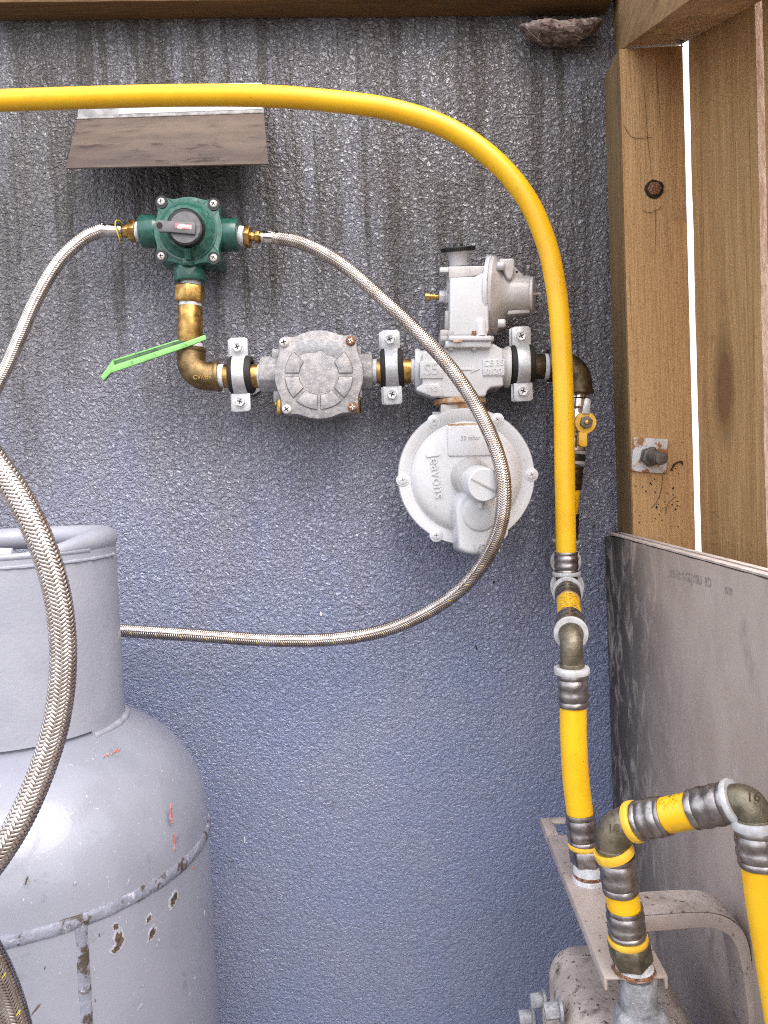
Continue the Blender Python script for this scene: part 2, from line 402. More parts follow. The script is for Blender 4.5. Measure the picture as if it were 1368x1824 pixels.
M_KNOB = mat('grey_knob_plastic', (0.155, 0.15, 0.16), 0.42, c2=(0.12, 0.115, 0.12), sc=220, bump=(900, 0.0001))
M_BLACK = mat('black_plastic', (0.013, 0.013, 0.014), 0.32, c2=(0.02, 0.02, 0.02), sc=150)
M_RUBBER = mat('rubber_liner', (0.014, 0.011, 0.010), 0.65, c2=(0.020, 0.015, 0.013), sc=150, bump=(500, 0.0003))
M_REDWIN = mat('indicator_red', (0.75, 0.16, 0.17), 0.35, c2=(0.85, 0.70, 0.68), sc=140, lo=0.42, hi=0.62)
M_ZINC = mat('zinc_plate', (0.62, 0.62, 0.64), 0.42, 0.45, c2=(0.52, 0.52, 0.54), sc=140, bump=(700, 0.00015), spots=((0.28, 0.2, 0.13), 60, 0.70, 0.8))
M_GALV = mat('galvanised_steel', (0.46, 0.45, 0.44), 0.42, 0.55, c2=(0.30, 0.29, 0.285), sc=85, r2=0.6, spots=((0.22, 0.18, 0.15), 60, 0.60, 0.75))
M_FLAP = mat('dusty_flap', (0.155, 0.112, 0.088), 0.55, 0.15, c2=(0.11, 0.080, 0.064), sc=28, spots=((0.045, 0.029, 0.022), 60, 0.54, 0.70), stretch=(0.45, 1, 1.6), bump=(500, 0.0002), spots2=((0.05, 0.03, 0.022), 210, 0.66, 0.71))
M_SCREW = mat('screw_head', (0.74, 0.72, 0.70), 0.35, 0.35, c2=(0.6, 0.56, 0.54), sc=300)
M_RUST = mat('rusty_screw', (0.16, 0.065, 0.030), 0.7, 0.1, c2=(0.38, 0.20, 0.10), sc=500, spots=((0.06, 0.02, 0.012), 700, 0.52, 0.62), bump=(1200, 0.0003))
M_CAST = mat('grey_die_cast', (0.40, 0.375, 0.375), 0.5, 0.3, c2=(0.27, 0.262, 0.272), sc=150, lo=0.38, hi=0.62, bump=(1300, 0.0004), spots=((0.22, 0.19, 0.17), 420, 0.60, 0.72), spots2=((0.62, 0.58, 0.57), 520, 0.58, 0.70))
M_REG = mat('light_grey_paint', (0.62, 0.615, 0.63), 0.32, c2=(0.58, 0.57, 0.58), sc=30, coat=0.25, bump=(260, 0.0002), spots=((0.34, 0.28, 0.23), 150, 0.66, 0.76))
M_REGD = mat('light_grey_paint_aged', (0.51, 0.49, 0.485), 0.34, c2=(0.44, 0.415, 0.40), sc=40, coat=0.2, bump=(220, 0.0003), spots=((0.28, 0.17, 0.09), 150, 0.70, 0.80))
M_REGS = mat('grey_slot_shade', (0.33, 0.32, 0.32), 0.5)
M_SMUDGE = mat('grey_smudge', (0.27, 0.27, 0.29), 0.5, 0.2, c2=(0.40, 0.385, 0.385), sc=230, lo=0.42, hi=0.66, bump=(1300, 0.0004))
M_GROOVE_SHADE = mat('groove_shade', (0.13, 0.115, 0.11), 0.8, c2=(0.2, 0.18, 0.17), sc=200)
M_STAIN = mat('rust_stained_flange', (0.56, 0.43, 0.29), 0.55, c2=(0.38, 0.19, 0.075), sc=90, bump=(500, 0.0003))
M_CYL = mat('silver_grey_paint', (0.270, 0.280, 0.335), 0.23, 0.0, c2=(0.245, 0.255, 0.305), sc=14, coat=0.25, bump=(420, 0.00012), spots=((0.50, 0.51, 0.57), 300, 0.66, 0.71), spots2=((0.20, 0.21, 0.255), 48, 0.60, 0.72))
M_COLLAR = mat('silver_grey_collar_paint', (0.325, 0.335, 0.39), 0.36, 0.0, c2=(0.295, 0.305, 0.36), sc=18, coat=0.1, bump=(300, 0.00035), spots=((0.26, 0.25, 0.26), 90, 0.72, 0.78))
M_WELD = mat('chipped_weld', (0.25, 0.26, 0.325), 0.45, c2=(0.20, 0.21, 0.265), sc=120, bump=(230, 0.0010), spots=((0.07, 0.055, 0.045), 55, 0.52, 0.60), spots2=((0.42, 0.43, 0.49), 130, 0.60, 0.70))
M_CHIP = mat('paint_chip', (0.045, 0.034, 0.027), 0.7, c2=(0.13, 0.08, 0.05), sc=300, bump=(600, 0.0006))
M_CHIPE = mat('paint_chip_edge', (0.40, 0.41, 0.47), 0.5, c2=(0.30, 0.31, 0.37), sc=220)
M_REDMARK = mat('red_scuff', (0.50, 0.13, 0.09), 0.6, c2=(0.42, 0.30, 0.31), sc=420, lo=0.45, hi=0.56)
M_SHEET = mat('cement_sheet', (0.50, 0.42, 0.365), 0.62, c2=(0.42, 0.345, 0.30), sc=9, bump=(260, 0.0003), spots=((0.20, 0.17, 0.155), 13, 0.58, 0.80), spots2=((0.50, 0.45, 0.42), 60, 0.58, 0.74), stretch=(1, 1.3, 0.7), mould=(0.04, 0.275, 34, (0.055, 0.047, 0.043)))
M_SHEETE = mat('cement_sheet_edge', (0.58, 0.50, 0.46), 0.7, c2=(0.46, 0.39, 0.36), sc=60)
M_BEIGE = mat('beige_enamel', (0.46, 0.385, 0.345), 0.42, c2=(0.42, 0.35, 0.31), sc=40, coat=0.1, bump=(350, 0.0003), spots=((0.10, 0.07, 0.05), 120, 0.60, 0.70), spots2=((0.24, 0.15, 0.09), 30, 0.58, 0.80))
M_DIRTY = mat('mildewed_beige', (0.50, 0.43, 0.39), 0.55, c2=(0.40, 0.335, 0.30), sc=45, bump=(300, 0.0006), spots=((0.13, 0.105, 0.09), 60, 0.54, 0.78), spots2=((0.09, 0.055, 0.035), 210, 0.57, 0.68))
M_GALVR = mat('corroded_galvanised', (0.40, 0.40, 0.42), 0.6, 0.3, c2=(0.28, 0.28, 0.295), sc=140, bump=(350, 0.0010), spots=((0.6, 0.6, 0.62), 200, 0.62, 0.72))
M_LIME = mat('lime_green_vinyl', (0.25, 0.57, 0.17), 0.42, c2=(0.20, 0.47, 0.14), sc=70, spots=((0.12, 0.25, 0.09), 180, 0.60, 0.70), bump=(300, 0.0003))
M_LEVIN = mat('shaded_lever_channel', (0.03, 0.075, 0.035), 0.6, c2=(0.08, 0.16, 0.07), sc=120)
M_NEST = mat('mud_nest', (0.22, 0.165, 0.145), 0.9, c2=(0.085, 0.057, 0.047), sc=90, bump=(260, 0.002), spots=((0.30, 0.25, 0.245), 130, 0.54, 0.64), spots2=((0.10, 0.035, 0.02), 170, 0.58, 0.66))
M_WEB = mat('cobweb', (0.20, 0.165, 0.14), 0.9)
M_WASHER = mat('rusty_white_washer', (0.66, 0.65, 0.66), 0.5, c2=(0.58, 0.56, 0.55), sc=70, spots=((0.34, 0.14, 0.045), 90, 0.47, 0.58), bump=(300, 0.0003))
M_BOLT = mat('dull_bolt', (0.20, 0.185, 0.17), 0.5, 0.7, c2=(0.13, 0.115, 0.10), sc=200, bump=(800, 0.0003))
M_GROUND = mat('concrete', (0.17, 0.155, 0.14), 0.9, c2=(0.13, 0.12, 0.11), sc=3, bump=(80, 0.001))
M_ADDED_SLAB = mat('added_slab_pale', (0.80, 0.79, 0.77), 0.9, c2=(0.72, 0.71, 0.69), sc=2)
M_LABEL = mat('white_label', (0.70, 0.69, 0.72), 0.45, c2=(0.62, 0.60, 0.60), sc=60)
M_PINK = mat('lit_sawn_edge', (0.78, 0.60, 0.47), 0.85, c2=(0.58, 0.40, 0.29), sc=300, stretch=(1, 1, 0.25), bump=(260, 0.002))
M_INK = mat('grey_ink', (0.26, 0.225, 0.21), 0.7, c2=(0.40, 0.34, 0.30), sc=420, lo=0.42, hi=0.6)
M_HOLE = mat('dark_recess', (0.018, 0.013, 0.010), 0.8)

# ------------------------------------------------------------------ shared part builders
def ring(parent, c, ax, r_in, r_out, h, m, name='collar_ring'):
    b = MB(); u = Vector(ax).normalized(); c = Vector(c) - u * h / 2
    b.lathe(c, u, [(0, r_in), (0, r_out * 0.97), (h * 0.25, r_out), (h * 0.75, r_out), (h, r_out * 0.97), (h, r_in), (0, r_in)], 36, cap0=False, cap1=False)
    return b.build(name, m, parent)
def sleeve(parent, p0, p1, r, m=None, name='press_sleeve'):
    """crimped sleeve: three bulges between pressed grooves, a lip at each end"""
    prof = [(0, r * 0.86), (0, r * 1.05), (0.05, r * 1.08), (0.12, r * 1.06), (0.15, r * 0.985)]
    for a, z in ((0.16, 0.48), (0.50, 0.82)):
        for k in range(1, 8):
            t = k / 8; prof.append((a + (z - a) * t, r * (0.985 + 0.105 * math.sin(math.pi * t) ** 0.7)))
    prof += [(0.83, r * 0.985), (0.87, r * 1.04), (0.96, r * 1.05), (1, r * 1.02), (1, r * 0.86)]
    b = MB(); b.between(p0, p1, prof, 40, cap0=False, cap1=False)
    # the jaws leave faint flats round the bulges
    p0 = Vector(p0); ax = (Vector(p1) - p0).normalized()
    for v in b.v:
        q = v - p0; h = ax * q.dot(ax); rad = q - h
        u, w, _ = axes(ax); t = math.atan2(rad.dot(w), rad.dot(u))
        v -= rad * (0.028 * abs(math.cos(t * 2.5 + 0.4)) ** 6)
    return b.build(name, m or M_SLEEVE, parent, smooth=55)
def hexnut(parent, c, ax, r, h, m, name='hex_nut', twist=0.0, bevel=0.0004):
    b = MB(); b.lathe(c, ax, [(0, r * 0.93), (h * 0.12, r), (h * 0.88, r), (h, r * 0.93)], 6, twist=twist)
    return b.build(name, m, parent, bevel=bevel, smooth=30)
def cyl(parent, p0, p1, r, m, name, r1=None, n=32, bevel=0.0006):
    b = MB(); b.between(p0, p1, [(0, r), (1, r1 if r1 else r)], n)
    return b.build(name, m, parent, bevel=bevel, smooth=40)
def screw(parent, c, ax, r, m, h=0.002, name='screw', cross=True, rot=0.4, slot_m=None):
    b = MB(); b.lathe(c, ax, [(0, r), (h * 0.5, r * 0.98), (h * 0.85, r * 0.8), (h, r * 0.45)], 20)
    s_ = b.build(name, m, parent)
    if cross:
        u, w, ax = axes(ax); q = MB()
        for a in (rot, rot + math.pi / 2):
            e = u * math.cos(a) + w * math.sin(a); g = u * -math.sin(a) + w * math.cos(a)
            q.obox(Vector(c) + ax * h * 0.93, e * r * 0.55, g * r * 0.11, ax * h * 0.12)
        q.build('cross_slot', slot_m or M_HOLE, s_, smooth=0)
    return s_
def bend(parent, p0, corner, p1, r, m, name='elbow', n=14, rr=None):
    """pipe elbow: straight p0 towards corner, round bend, straight to p1"""
    p0, c, p1 = Vector(p0), Vector(corner), Vector(p1)
    k = min((p0 - c).length, (p1 - c).length) * 0.92 if rr is None else rr
    a = c + (p0 - c).normalized() * k; z = c + (p1 - c).normalized() * k
    pts = [p0]
    for i in range(n + 1):
        t = i / n; pts.append((a * (1 - t) + c * t) * (1 - t) + (c * (1 - t) + z * t) * t)
    pts.append(p1)
    pts = [p for i, p in enumerate(pts) if i == 0 or (p - pts[i - 1]).length > 1e-5]
    b = MB(); b.tube(pts, r, 28); return b.build(name, m, parent)

# ================================================================== SETTING
g = MB().box((-60, -60, -0.1), (60, 60, 0.0)).build('ground', M_GROUND); tag(g, kind='structure')
g = MB().box((0.1, 0.25, 0.001), (60, 59, 0.005)).build('added_pale_slab', M_ADDED_SLAB); tag(g, kind='structure')  # pale slab added so the gap beyond the post comes out white

w = thing('panel_wall', 'dark blue grey pebble embossed panel behind all the gas fittings', 'wall', (-0.4, 0.012, 0.0))
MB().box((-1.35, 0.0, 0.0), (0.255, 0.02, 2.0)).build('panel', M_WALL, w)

for px, py, r_, m_, st in ((572, 1093, 0.0016, M_LABEL, 1.6), (436, 1495, 0.0009, M_LABEL, 4.0), (897, 318, 0.0016, M_LABEL, 1.5), (497, 856, 0.0010, M_HOLE, 0.3), (880, 1037, 0.0012, M_HOLE, 1.4), (848, 1153, 0.0009, M_HOLE, 3.0),
                           (1088, 978, 0.0011, M_HOLE, 1.0), (1058, 936, 0.0016, M_CHIP, 0.5), (1030, 1117, 0.0013, M_CHIP, 1.0), (640, 210, 0.0012, M_CHIP, 3.0), (700, 330, 0.0010, M_CHIP, 2.5)):
    c = P(px, py, 0.0); out = []
    for i in range(11):
        a = 2 * math.pi * i / 11; rr = r_ * (1 + 0.6 * mnoise.noise(Vector((math.cos(a) * 2 + px, math.sin(a) * 2, py))))
        out.append(c + Vector((math.cos(a) * rr, -0.0012, math.sin(a) * rr * st)))
    MB().extrude(out, (0, 0.0008, 0)).build('fleck', m_, w, smooth=0)

# beam along the top of the panel
bl, br = P(-500, 43, 0.0), P(1078, 28, 0.0)
ex = (br - bl).normalized()
t = thing('timber_beam', 'dark brown horizontal timber beam across the top of the panel', 'beam', P(500, 20, 0.02))
b = MB(); up = Vector((0, 0, 0.09)); off = Vector((0, -0.0005, 0)); dp = Vector((0, -0.033, 0))
b.extrude([bl + off, bl + off + dp, bl + off + dp + up, bl + off + up], br - bl + ex * 0.0); b.build('timber', M_BEAM, t, bevel=0.0015)

# corner post
XL, XR, PD = 0.2363, 0.3006, 0.0535
zt = P(1113, 86, PD).z
t = thing('timber_post', 'pale tan planed timber post standing in the right hand corner', 'post', ((XL + XR) / 2, -PD / 2, 0))
MB().box((XL, -PD, 0), (XR, 0.0, zt)).build('timber', M_POST, t, bevel=0.0015)
MB().box((XL - 0.0012, -PD + 0.0006, 0), (XL + 0.0005, -0.0005, zt - 0.001)).build('shaded_side', M_SIDE, t)  # thin overlay: shade on the post's left face put into darker wood
c = P(1165, 337, PD)
b = MB(); b.lathe(c + NRM * 0.0006, NRM, [(0, 0.0098), (0.0003, 0.0092)], 18)
for v in b.v: v += (v - c) * 0.18 * mnoise.noise(v * 240)
hole = b.build('screw_hole', M_HOLE, t)
MB().lathe(c + NRM * 0.0009, NRM, [(0, 0.0072), (0.002, 0.0068), (0.0028, 0.005)], 6).build('screw_head', M_RUST, hole)

for pts_ in ([(1146, 150), (1150, 190), (1153, 240), (1158, 285), (1161, 322)], [(1168, 110), (1173, 170), (1177, 235)], [(1166, 352), (1168, 400), (1167, 450)], [(1120, 470), (1123, 540), (1126, 600)]):
    b = MB(); pp = catmull([P(x, y, PD + 0.0001) for x, y in pts_], 6); b.tube(pp, [0.00005 + 0.00013 * math.sin(math.pi * i / (len(pp) - 1)) for i in range(len(pp))], 5); b.build('crack', M_HOLE, t)
b = MB()
for k_ in range(46):
    px, py = random.gauss(1178, 20), random.gauss(880, 36)
    if not (1128 < px < 1232) or (1120 < px < 1195 and 772 < py < 850): continue
    c_ = P(px, py, PD + 0.0002); q_ = random.uniform(0.0002, 0.0009)
    b.obox(c_, Vector((q_, 0, q_ * random.uniform(-1, 1))), Vector((0, 0.0002, 0)), Vector((-q_ * random.uniform(-.5, .5), 0, q_ * random.uniform(0.4, 1.6))))
tag(b.build('dirt_speck', M_HOLE, t, smooth=0), kind='stuff')
for pts_ in ([(1195, 838), (1203, 826), (1214, 822), (1216, 828)], [(1160, 905), (1172, 890), (1178, 870), (1180, 850)], [(1186, 915), (1190, 897), (1204, 884)], [(1112, 224), (1121, 240), (1132, 246), (1160, 245)], [(1146, 375), (1158, 379), (1174, 372), (1178, 366)]):
    b = MB(); pp = catmull([P(x, y, PD + 0.0008) for x, y in pts_], 5); b.tube(pp, 0.00022 if pts_[0][0] != 1195 else 0.0008, 5); b.build('web_strand', M_HOLE, t)

# washer plate and bolt on the post
t = thing('washer_bolt', 'rusty white square washer with grey nut and stud bolted on the post', 'bolt', P(1157, 812, PD))
b = MB(); b.plate([(1129, 779), (1190, 782), (1187, 844), (1125, 839)], PD + 0.0035, 0.003); b.build('square_washer', M_WASHER, t, bevel=0.0006)
c = P(1156, 813, PD + 0.0038); e = (P(1181, 817, PD + 0.042) - c).normalized()
hexnut(t, c, e, 0.0105, 0.010, M_BOLT, twist=0.3)
cyl(t, c + e * 0.010, c + e * 0.036, 0.0062, M_BOLT, 'stud')
b = MB()
for k in range(6): b.lathe(c + e * (0.0125 + k * 0.0037), e, [(0, 0.0062), (0.0009, 0.0067), (0.0018, 0.0062)], 20, cap0=False, cap1=False)
tag(b.build('thread', M_BOLT, t), kind='stuff')

# rafter falling towards the viewer at the right
A, B = P(1113, 84, PD), P(1217, 78, PD)
wdir = ray(828, 290).normalized()
t = thing('timber_rafter', 'sloping brown rafter overhead in the top right corner', 'rafter', A)
up = Vector((0, 0, 0.13)); q0 = wdir * (PD / wdir.y - 0.0)
b = MB(); b.extrude([A + q0, B + q0, B + q0 + up, A + q0 + up], -wdir * 0.62); b.build('timber', M_RAFT, t, bevel=0.0012)
# dusty web strung along a joint below the rafter
b = MB()
pts = [P(1179, 37, 0.13), P(1192, 52, 0.11), P(1206, 66, 0.09), P(1217, 78, 0.07)]
for j in range(5):
    pp = [p + Vector((random.uniform(-1, 1), random.uniform(-1, 1), random.uniform(-1, 1))) * 0.0022 for p in pts]
    b.tube(catmull(pp, 5), [0.0006 + 0.0005 * random.random() for _ in range(16)], 5)
tag(b.build('cobweb', M_WEB), 'thin dusty cobweb strand under the rafter above the bright gap', 'cobweb')

# fence palings down the right side, running towards the viewer
t = thing('paling_fence', 'rough sawn brown paling fence at the right side with bright gap', 'fence', (0.325, -0.2, 0.0))
XP = 0.3052
for k, (d0, d1) in enumerate(((0.0555, 0.2000), (0.2135, 0.360))):
    b = MB(); nz, ny = 90, 3; vs_, fs = [], []
    for i in range(nz + 1):
        z = 0.0 + 2.0 * i / nz
        wv = 0.0016 * mnoise.noise(Vector((k * 7, 0, z * 14))) + 0.0008 * mnoise.noise(Vector((k * 7, 3, z * 70)))
        ww = 0.0014 * mnoise.noise(Vector((k * 7 + 3, 9, z * 18))) + 0.0010 * mnoise.noise(Vector((k * 7, 30, z * 90)))
        vs_ += [(XP, -d0 + wv, z), (XP, -d1 + ww, z), (XP + 0.015, -d1 + ww, z), (XP + 0.015, -d0 + wv, z)]
    for i in range(nz):
        for j in range(4): fs.append((i * 4 + j, i * 4 + (j + 1) % 4, i * 4 + 4 + (j + 1) % 4, i * 4 + 4 + j))
    fs += [(3, 2, 1, 0), (nz * 4, nz * 4 + 1, nz * 4 + 2, nz * 4 + 3)]
    b.add(vs_, fs); pal = b.build('paling', M_PALE if k else M_PALEK, t, smooth=0)
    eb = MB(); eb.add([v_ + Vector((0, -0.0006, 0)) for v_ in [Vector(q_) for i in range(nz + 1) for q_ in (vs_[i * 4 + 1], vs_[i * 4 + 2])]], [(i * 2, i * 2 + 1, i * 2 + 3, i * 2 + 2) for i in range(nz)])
    eb.build('lit_sawn_edge', M_PINK, pal)  # paler overlay: daylight on the sawn edge put into its colour

# two cement sheets leaning along the right side
zs = 1.2285
for k, (x0, x1, d0, lab) in enumerate(((0.2192, 0.2262, 0.004, 'grey brown cement sheet, inner of the pair lining the right side'),
                                      (0.2290, 0.2352, 0.004, 'outer cement sheet showing only its pale top edge at right'))):
    t = thing('cement_sheet', lab, 'sheet', ((x0 + x1) / 2, -0.3, 0), 'cement sheets on the right side')
    b = MB(); n = 40; vs_, fs = [], []
    for i in range(n + 1):
        d_ = d0 + (0.72 - d0) * (i / n) ** 1.6
        dz = 0.0016 * mnoise.noise(Vector((d_ * 40, k * 5, 0))) - (0.006 * math.exp(-d_ / 0.012) if k == 0 else -0.003 * math.exp(-d_ / 0.02))
        for x, z in ((x0, 0.0), (x1, 0.0), (x1, zs + dz), (x0, zs + dz)): vs_.append((x, -d_, z))
    for i in range(n):
        for j in range(4): fs.append((i * 4 + j, i * 4 + (j + 1) % 4, i * 4 + 4 + (j + 1) % 4, i * 4 + 4 + j))
    fs += [(3, 2, 1, 0), (n * 4, n * 4 + 1, n * 4 + 2, n * 4 + 3)]
    b.add(vs_, fs); sh = b.build('sheet', M_SHEET, t, smooth=0)
    b = MB(); b.box((x0 + 0.0004, -0.70, zs + 0.0012), (x1 - 0.0004, -0.016, zs + 0.0026)); b.build('top_edge', M_SHEETE, t)
    if k == 0:
        for s_, (px, py) in (('..4:SI48: GGLJYBU  8D', (1225, 1029)),):
            c = PX(px, py, x0 - 0.0002); dr = (PX(px + 30, py + 7.5, x0) - PX(px, py, x0))
            text(s_, c, dr, (0, 0, 1), 0.010, 0.00005, M_INK, t, 'printed_lettering')
        b = MB(); b.extrude([PX(1291, 1045, x0 - 0.0003), PX(1304, 1048, x0 - 0.0003), PX(1304, 1060, x0 - 0.0003), PX(1291, 1057, x0 - 0.0003)], (0.0003, 0, 0)); b.build('ink_block', M_INK, t, smooth=0)

# mud nest with old web under the beam
c = P(1000, 56, 0.018)
b = MB(); vs_, fs = [], []; nu, nv = 48, 24
for i in range(nv + 1):
    for j in range(nu):
        th = math.pi * i / nv; ph = 2 * math.pi * j / nu
        v = Vector((math.sin(th) * math.cos(ph) * 0.043, math.sin(th) * math.sin(ph) * 0.017, math.cos(th) * 0.0135))
        v.z -= 0.009 * (1 - (v.x / 0.04) ** 2) - 0.007; v.z *= 0.80
        v += v.normalized() * (0.004 * mnoise.noise(v * 60) + 0.003 * mnoise.noise(v * 190) + 0.0016 * mnoise.noise(v * 480))
        vs_.append(c + v)
for i in range(nv):
    for j in range(nu): fs.append((i * nu + j, i * nu + (j + 1) % nu, (i + 1) * nu + (j + 1) % nu, (i + 1) * nu + j))
b.add(vs_, fs)
t = thing('mud_nest', 'crusty brown insect nest hanging under the beam near the corner', 'nest', c)
b.build('mud_body', M_NEST, t)
b = MB()
for k in range(14):
    a = P(random.uniform(915, 1072), random.uniform(34, 46), random.uniform(0.005, 0.03)); z = P(random.uniform(940, 1060), random.uniform(48, 84), random.uniform(0.012, 0.034))
    mid = (a + z) / 2 + Vector((random.uniform(-1, 1) * 0.004, 0, -0.002)); b.tube(catmull([a, mid, z], 4), 0.00022, 4)
tag(b.build('web_thread', M_WEB, t), kind='stuff')

# ================================================================== GALVANISED SHELF BRACKET
t = thing('shelf_bracket', 'bent galvanised sheet bracket with dusty brown flap under the yellow pipe', 'bracket', P(300, 205, 0.01))
b = MB(); b.plate([(140, 153), (466, 147), (470, 201), (138, 212)], 0.009, 0.0016); b.build('back_flange', M_GALV, t, bevel=0.0003)
f0, f1 = P(138, 212, 0.009), P(470, 201, 0.009); g0, g1 = P(117, 299, 0.074), P(478, 291, 0.074)
nn = (f1 - f0).cross(g0 - f0).normalized(); nn = nn if nn.y < 0 else -nn
b = MB(); b.extrude([f0, f1, g1, g0], nn * -0.0016); b.build('flap', M_FLAP, t, bevel=0.0004)
b = MB(); b.tube([f0 + nn * 0.0004, f1 + nn * 0.0004], 0.0012, 8); b.build('fold', M_GALV, t)
b = MB(); b.plate([(213, 192), (466, 184), (467, 194), (211, 203)], 0.0094, 0.0003); b.build('label_strip', M_LABEL, t, smooth=0)

# ================================================================== BRAIDED HOSES
def braid(parent, pts, Rr, N_=12, tracer=True, t0=0.0, hk=0.110, m=None):
    p = 0.335 * Rr * (12 / N_); Ld = N_ * p
    a, s = resample(pts, p / 3.0)
    for _ in range(2): a[1:-1] = (a[:-2] + 2 * a[1:-1] + a[2:]) / 4
    tan, u, w = frames(a); n = len(a); dl = 2 * math.pi / N_
    slope = math.atan2(2 * math.pi * Rr / Ld, 1.0)
    V, Fq, base = [], [], 0; TV, TF, tb = [], [], 0
    idx = np.arange(n - 1)
    for sg in (1, -1):
        for i in range(N_):
            th = i * dl + sg * 2 * math.pi * s / Ld
            ph = 2 * i + sg * s / (p / 2)
            h = sg * np.clip(1.5 * np.sin(math.pi / 2 * (ph + 0.5)), -1, 1) * Rr * 0.058
            er = u * np.cos(th)[:, None] + w * np.sin(th)[:, None]; et = -u * np.sin(th)[:, None] + w * np.cos(th)[:, None]
            sd_ = tan * math.sin(slope) - et * sg * math.cos(slope)       # across the strand
            hw = hk * Rr
            c0 = a + er * (Rr * 0.96 + h)[:, None]
            V += [c0 - sd_ * hw - er * Rr * 0.035, c0 + er * Rr * 0.03, c0 + sd_ * hw - er * Rr * 0.035]
            q = base + idx
            Fq += [np.stack([q, q + 1, q + n + 1, q + n], 1), np.stack([q + n, q + n + 1, q + 2 * n + 1, q + 2 * n], 1)]
            base += 3 * n
            if tracer and sg == 1 and i == 0:
                c1 = c0 + er * Rr * 0.022
                keep = ((ph[:-1] + 0.5) % 8) < 1.7
                TV += [c1 - sd_ * hw * 0.5, c1 + er * Rr * 0.02, c1 + sd_ * hw * 0.5]; q = idx[keep & (idx >= int(t0 * (n - 1)))]
                TF += [np.stack([q, q + 1, q + n + 1, q + n], 1), np.stack([q + n, q + n + 1, q + 2 * n + 1, q + 2 * n], 1)]
    o = raw_mesh('wire_braid', np.concatenate(V), np.concatenate(Fq), m or M_STEEL, parent); tag(o, kind='stuff')
    if tracer: raw_mesh('tracer_thread', np.concatenate(TV), np.concatenate(TF), M_TRACER, parent)
    c, _ = resample(pts, Rr * 0.8); MB().tube([Vector(x) for x in c], Rr * 0.90, 16).build('hose_core', M_CORE, parent)

HR = 0.0067
# right hose: valve -> over the regulator -> behind the cylinder collar
pr = [P(488, 423, 0.046), P(540, 434, 0.05), P(608, 470, 0.062), P(690, 541, 0.085), P(755, 603, 0.105), P(812, 668, 0.120), P(858, 742, 0.132), P(888, 815, 0.146),
      P(898, 880, 0.150), P(887, 950, 0.142), P(850, 1018, 0.120), P(790, 1073, 0.098), P(700, 1118, 0.080), P(600, 1138, 0.070), P(480, 1140, 0.064),
      P(340, 1131, 0.060), P(213, 1123, 0.056), P(90, 1117, 0.052), P(-60, 1112, 0.05)]
t = thing('braided_hose', 'braided steel hose looping from right of the green valve across the regulator', 'hose', P(470, 423, 0.045), 'braided gas hoses')
braid(t, catmull(pr, 14), HR, hk=0.100, m=M_STEELB)
ax = (P(500, 424, 0.046) - P(436, 421, 0.045)).normalized()
def onr(px): return P(px, 421 + (px - 436) * 0.045, 0.0455)
hexnut(t, onr(436), ax, 0.0118, onr(447).x - onr(436).x, M_BRASS, 'brass_nut')
b = MB(); L_ = (onr(468) - onr(447)).length
b.lathe(onr(447), ax, [(0, 0.005), (L_ * 0.1, 0.0052), (L_ * 0.2, 0.0045), (L_ * 0.35, 0.0045), (L_ * 0.4, 0.0066), (L_ * 0.75, 0.0066), (L_ * 0.8, 0.005), (L_, 0.005)], 8); b.build('brass_nipple', M_BRASS, t, bevel=0.0003)
b = MB(); L_ = (onr(498) - onr(467)).length
b.lathe(onr(467), ax, [(0, 0.0055), (0, 0.0066), (L_ * 0.1, 0.0071), (L_ * 0.55, 0.0072), (L_ * 0.62, 0.0064), (L_ * 0.75, 0.0064), (L_ * 0.8, 0.0072), (L_, 0.0074)], 28); fer = b.build('ferrule', M_FERR, t)
b = MB()
for dy in (-0.0026, 0.0026):
    b.obox(onr(478) + Vector((0, -0.0066, dy)), ax * 0.0045, Vector((0, 0.0008, 0)), Vector((0, 0, 0.0006)))
b.build('ferrule_slot', M_HOLE, fer, smooth=0)

# left hose: valve -> out of frame -> big loop in front of the cylinder
pl = [P(186, 408, 0.046), P(150, 424, 0.05), P(105, 466, 0.056), P(66, 530, 0.064), P(35, 600, 0.072), P(2, 672, 0.08), P(-70, 790, 0.095), P(-250, 930, 0.10), P(-430, 985, 0.15), P(-520, 930, 0.27),
      P(-440, 780, 0.38), P(-250, 705, 0.44), P(-90, 740, 0.465), P(2, 838, 0.468), P(62, 940, 0.468), P(100, 1050, 0.466), P(113, 1165, 0.464), P(102, 1280, 0.464), P(68, 1390, 0.468), P(16, 1495, 0.476), P(-60, 1590, 0.48),
      P(-220, 1720, 0.49), P(-420, 1730, 0.50), P(-500, 1560, 0.51), P(-380, 1440, 0.52), P(-210, 1480, 0.52), P(-85, 1600, 0.51), P(-20, 1700, 0.50), P(12, 1770, 0.49), P(33, 1840, 0.485), P(52, 1930, 0.48)]
t = thing('braided_hose', 'thick braided steel hose from left of the green valve looping before the cylinder', 'hose', P(200, 410, 0.045), 'braided gas hoses')
braid(t, catmull(pl, 16), HR, t0=0.80, hk=0.118)
ax = (P(180, 410, 0.046) - P(244, 412, 0.045)).normalized()
def onl(px): return P(px, 412 + (px - 244) * 0.03, 0.0455)
hexnut(t, onl(244), ax, 0.0118, (onl(244) - onl(231)).length, M_BRASS, 'brass_nut')
hexnut(t, onl(230), ax, 0.0072, (onl(230) - onl(219)).length, M_BRASS, 'brass_nipple')
b = MB(); L_ = (onl(218) - onl(182)).length
b.lathe(onl(218), ax, [(0, 0.005), (0, 0.0062), (L_ * 0.15, 0.0066), (L_ * 0.5, 0.0066), (L_ * 0.55, 0.0070), (L_ * 0.62, 0.0070), (L_ * 0.66, 0.0064), (L_ * 0.8, 0.0066), (L_, 0.0074)], 28); b.build('ferrule', M_FERR, t)
b = MB(); c = onl(213); e1 = Vector((0.15, 0, 0)); cc = []
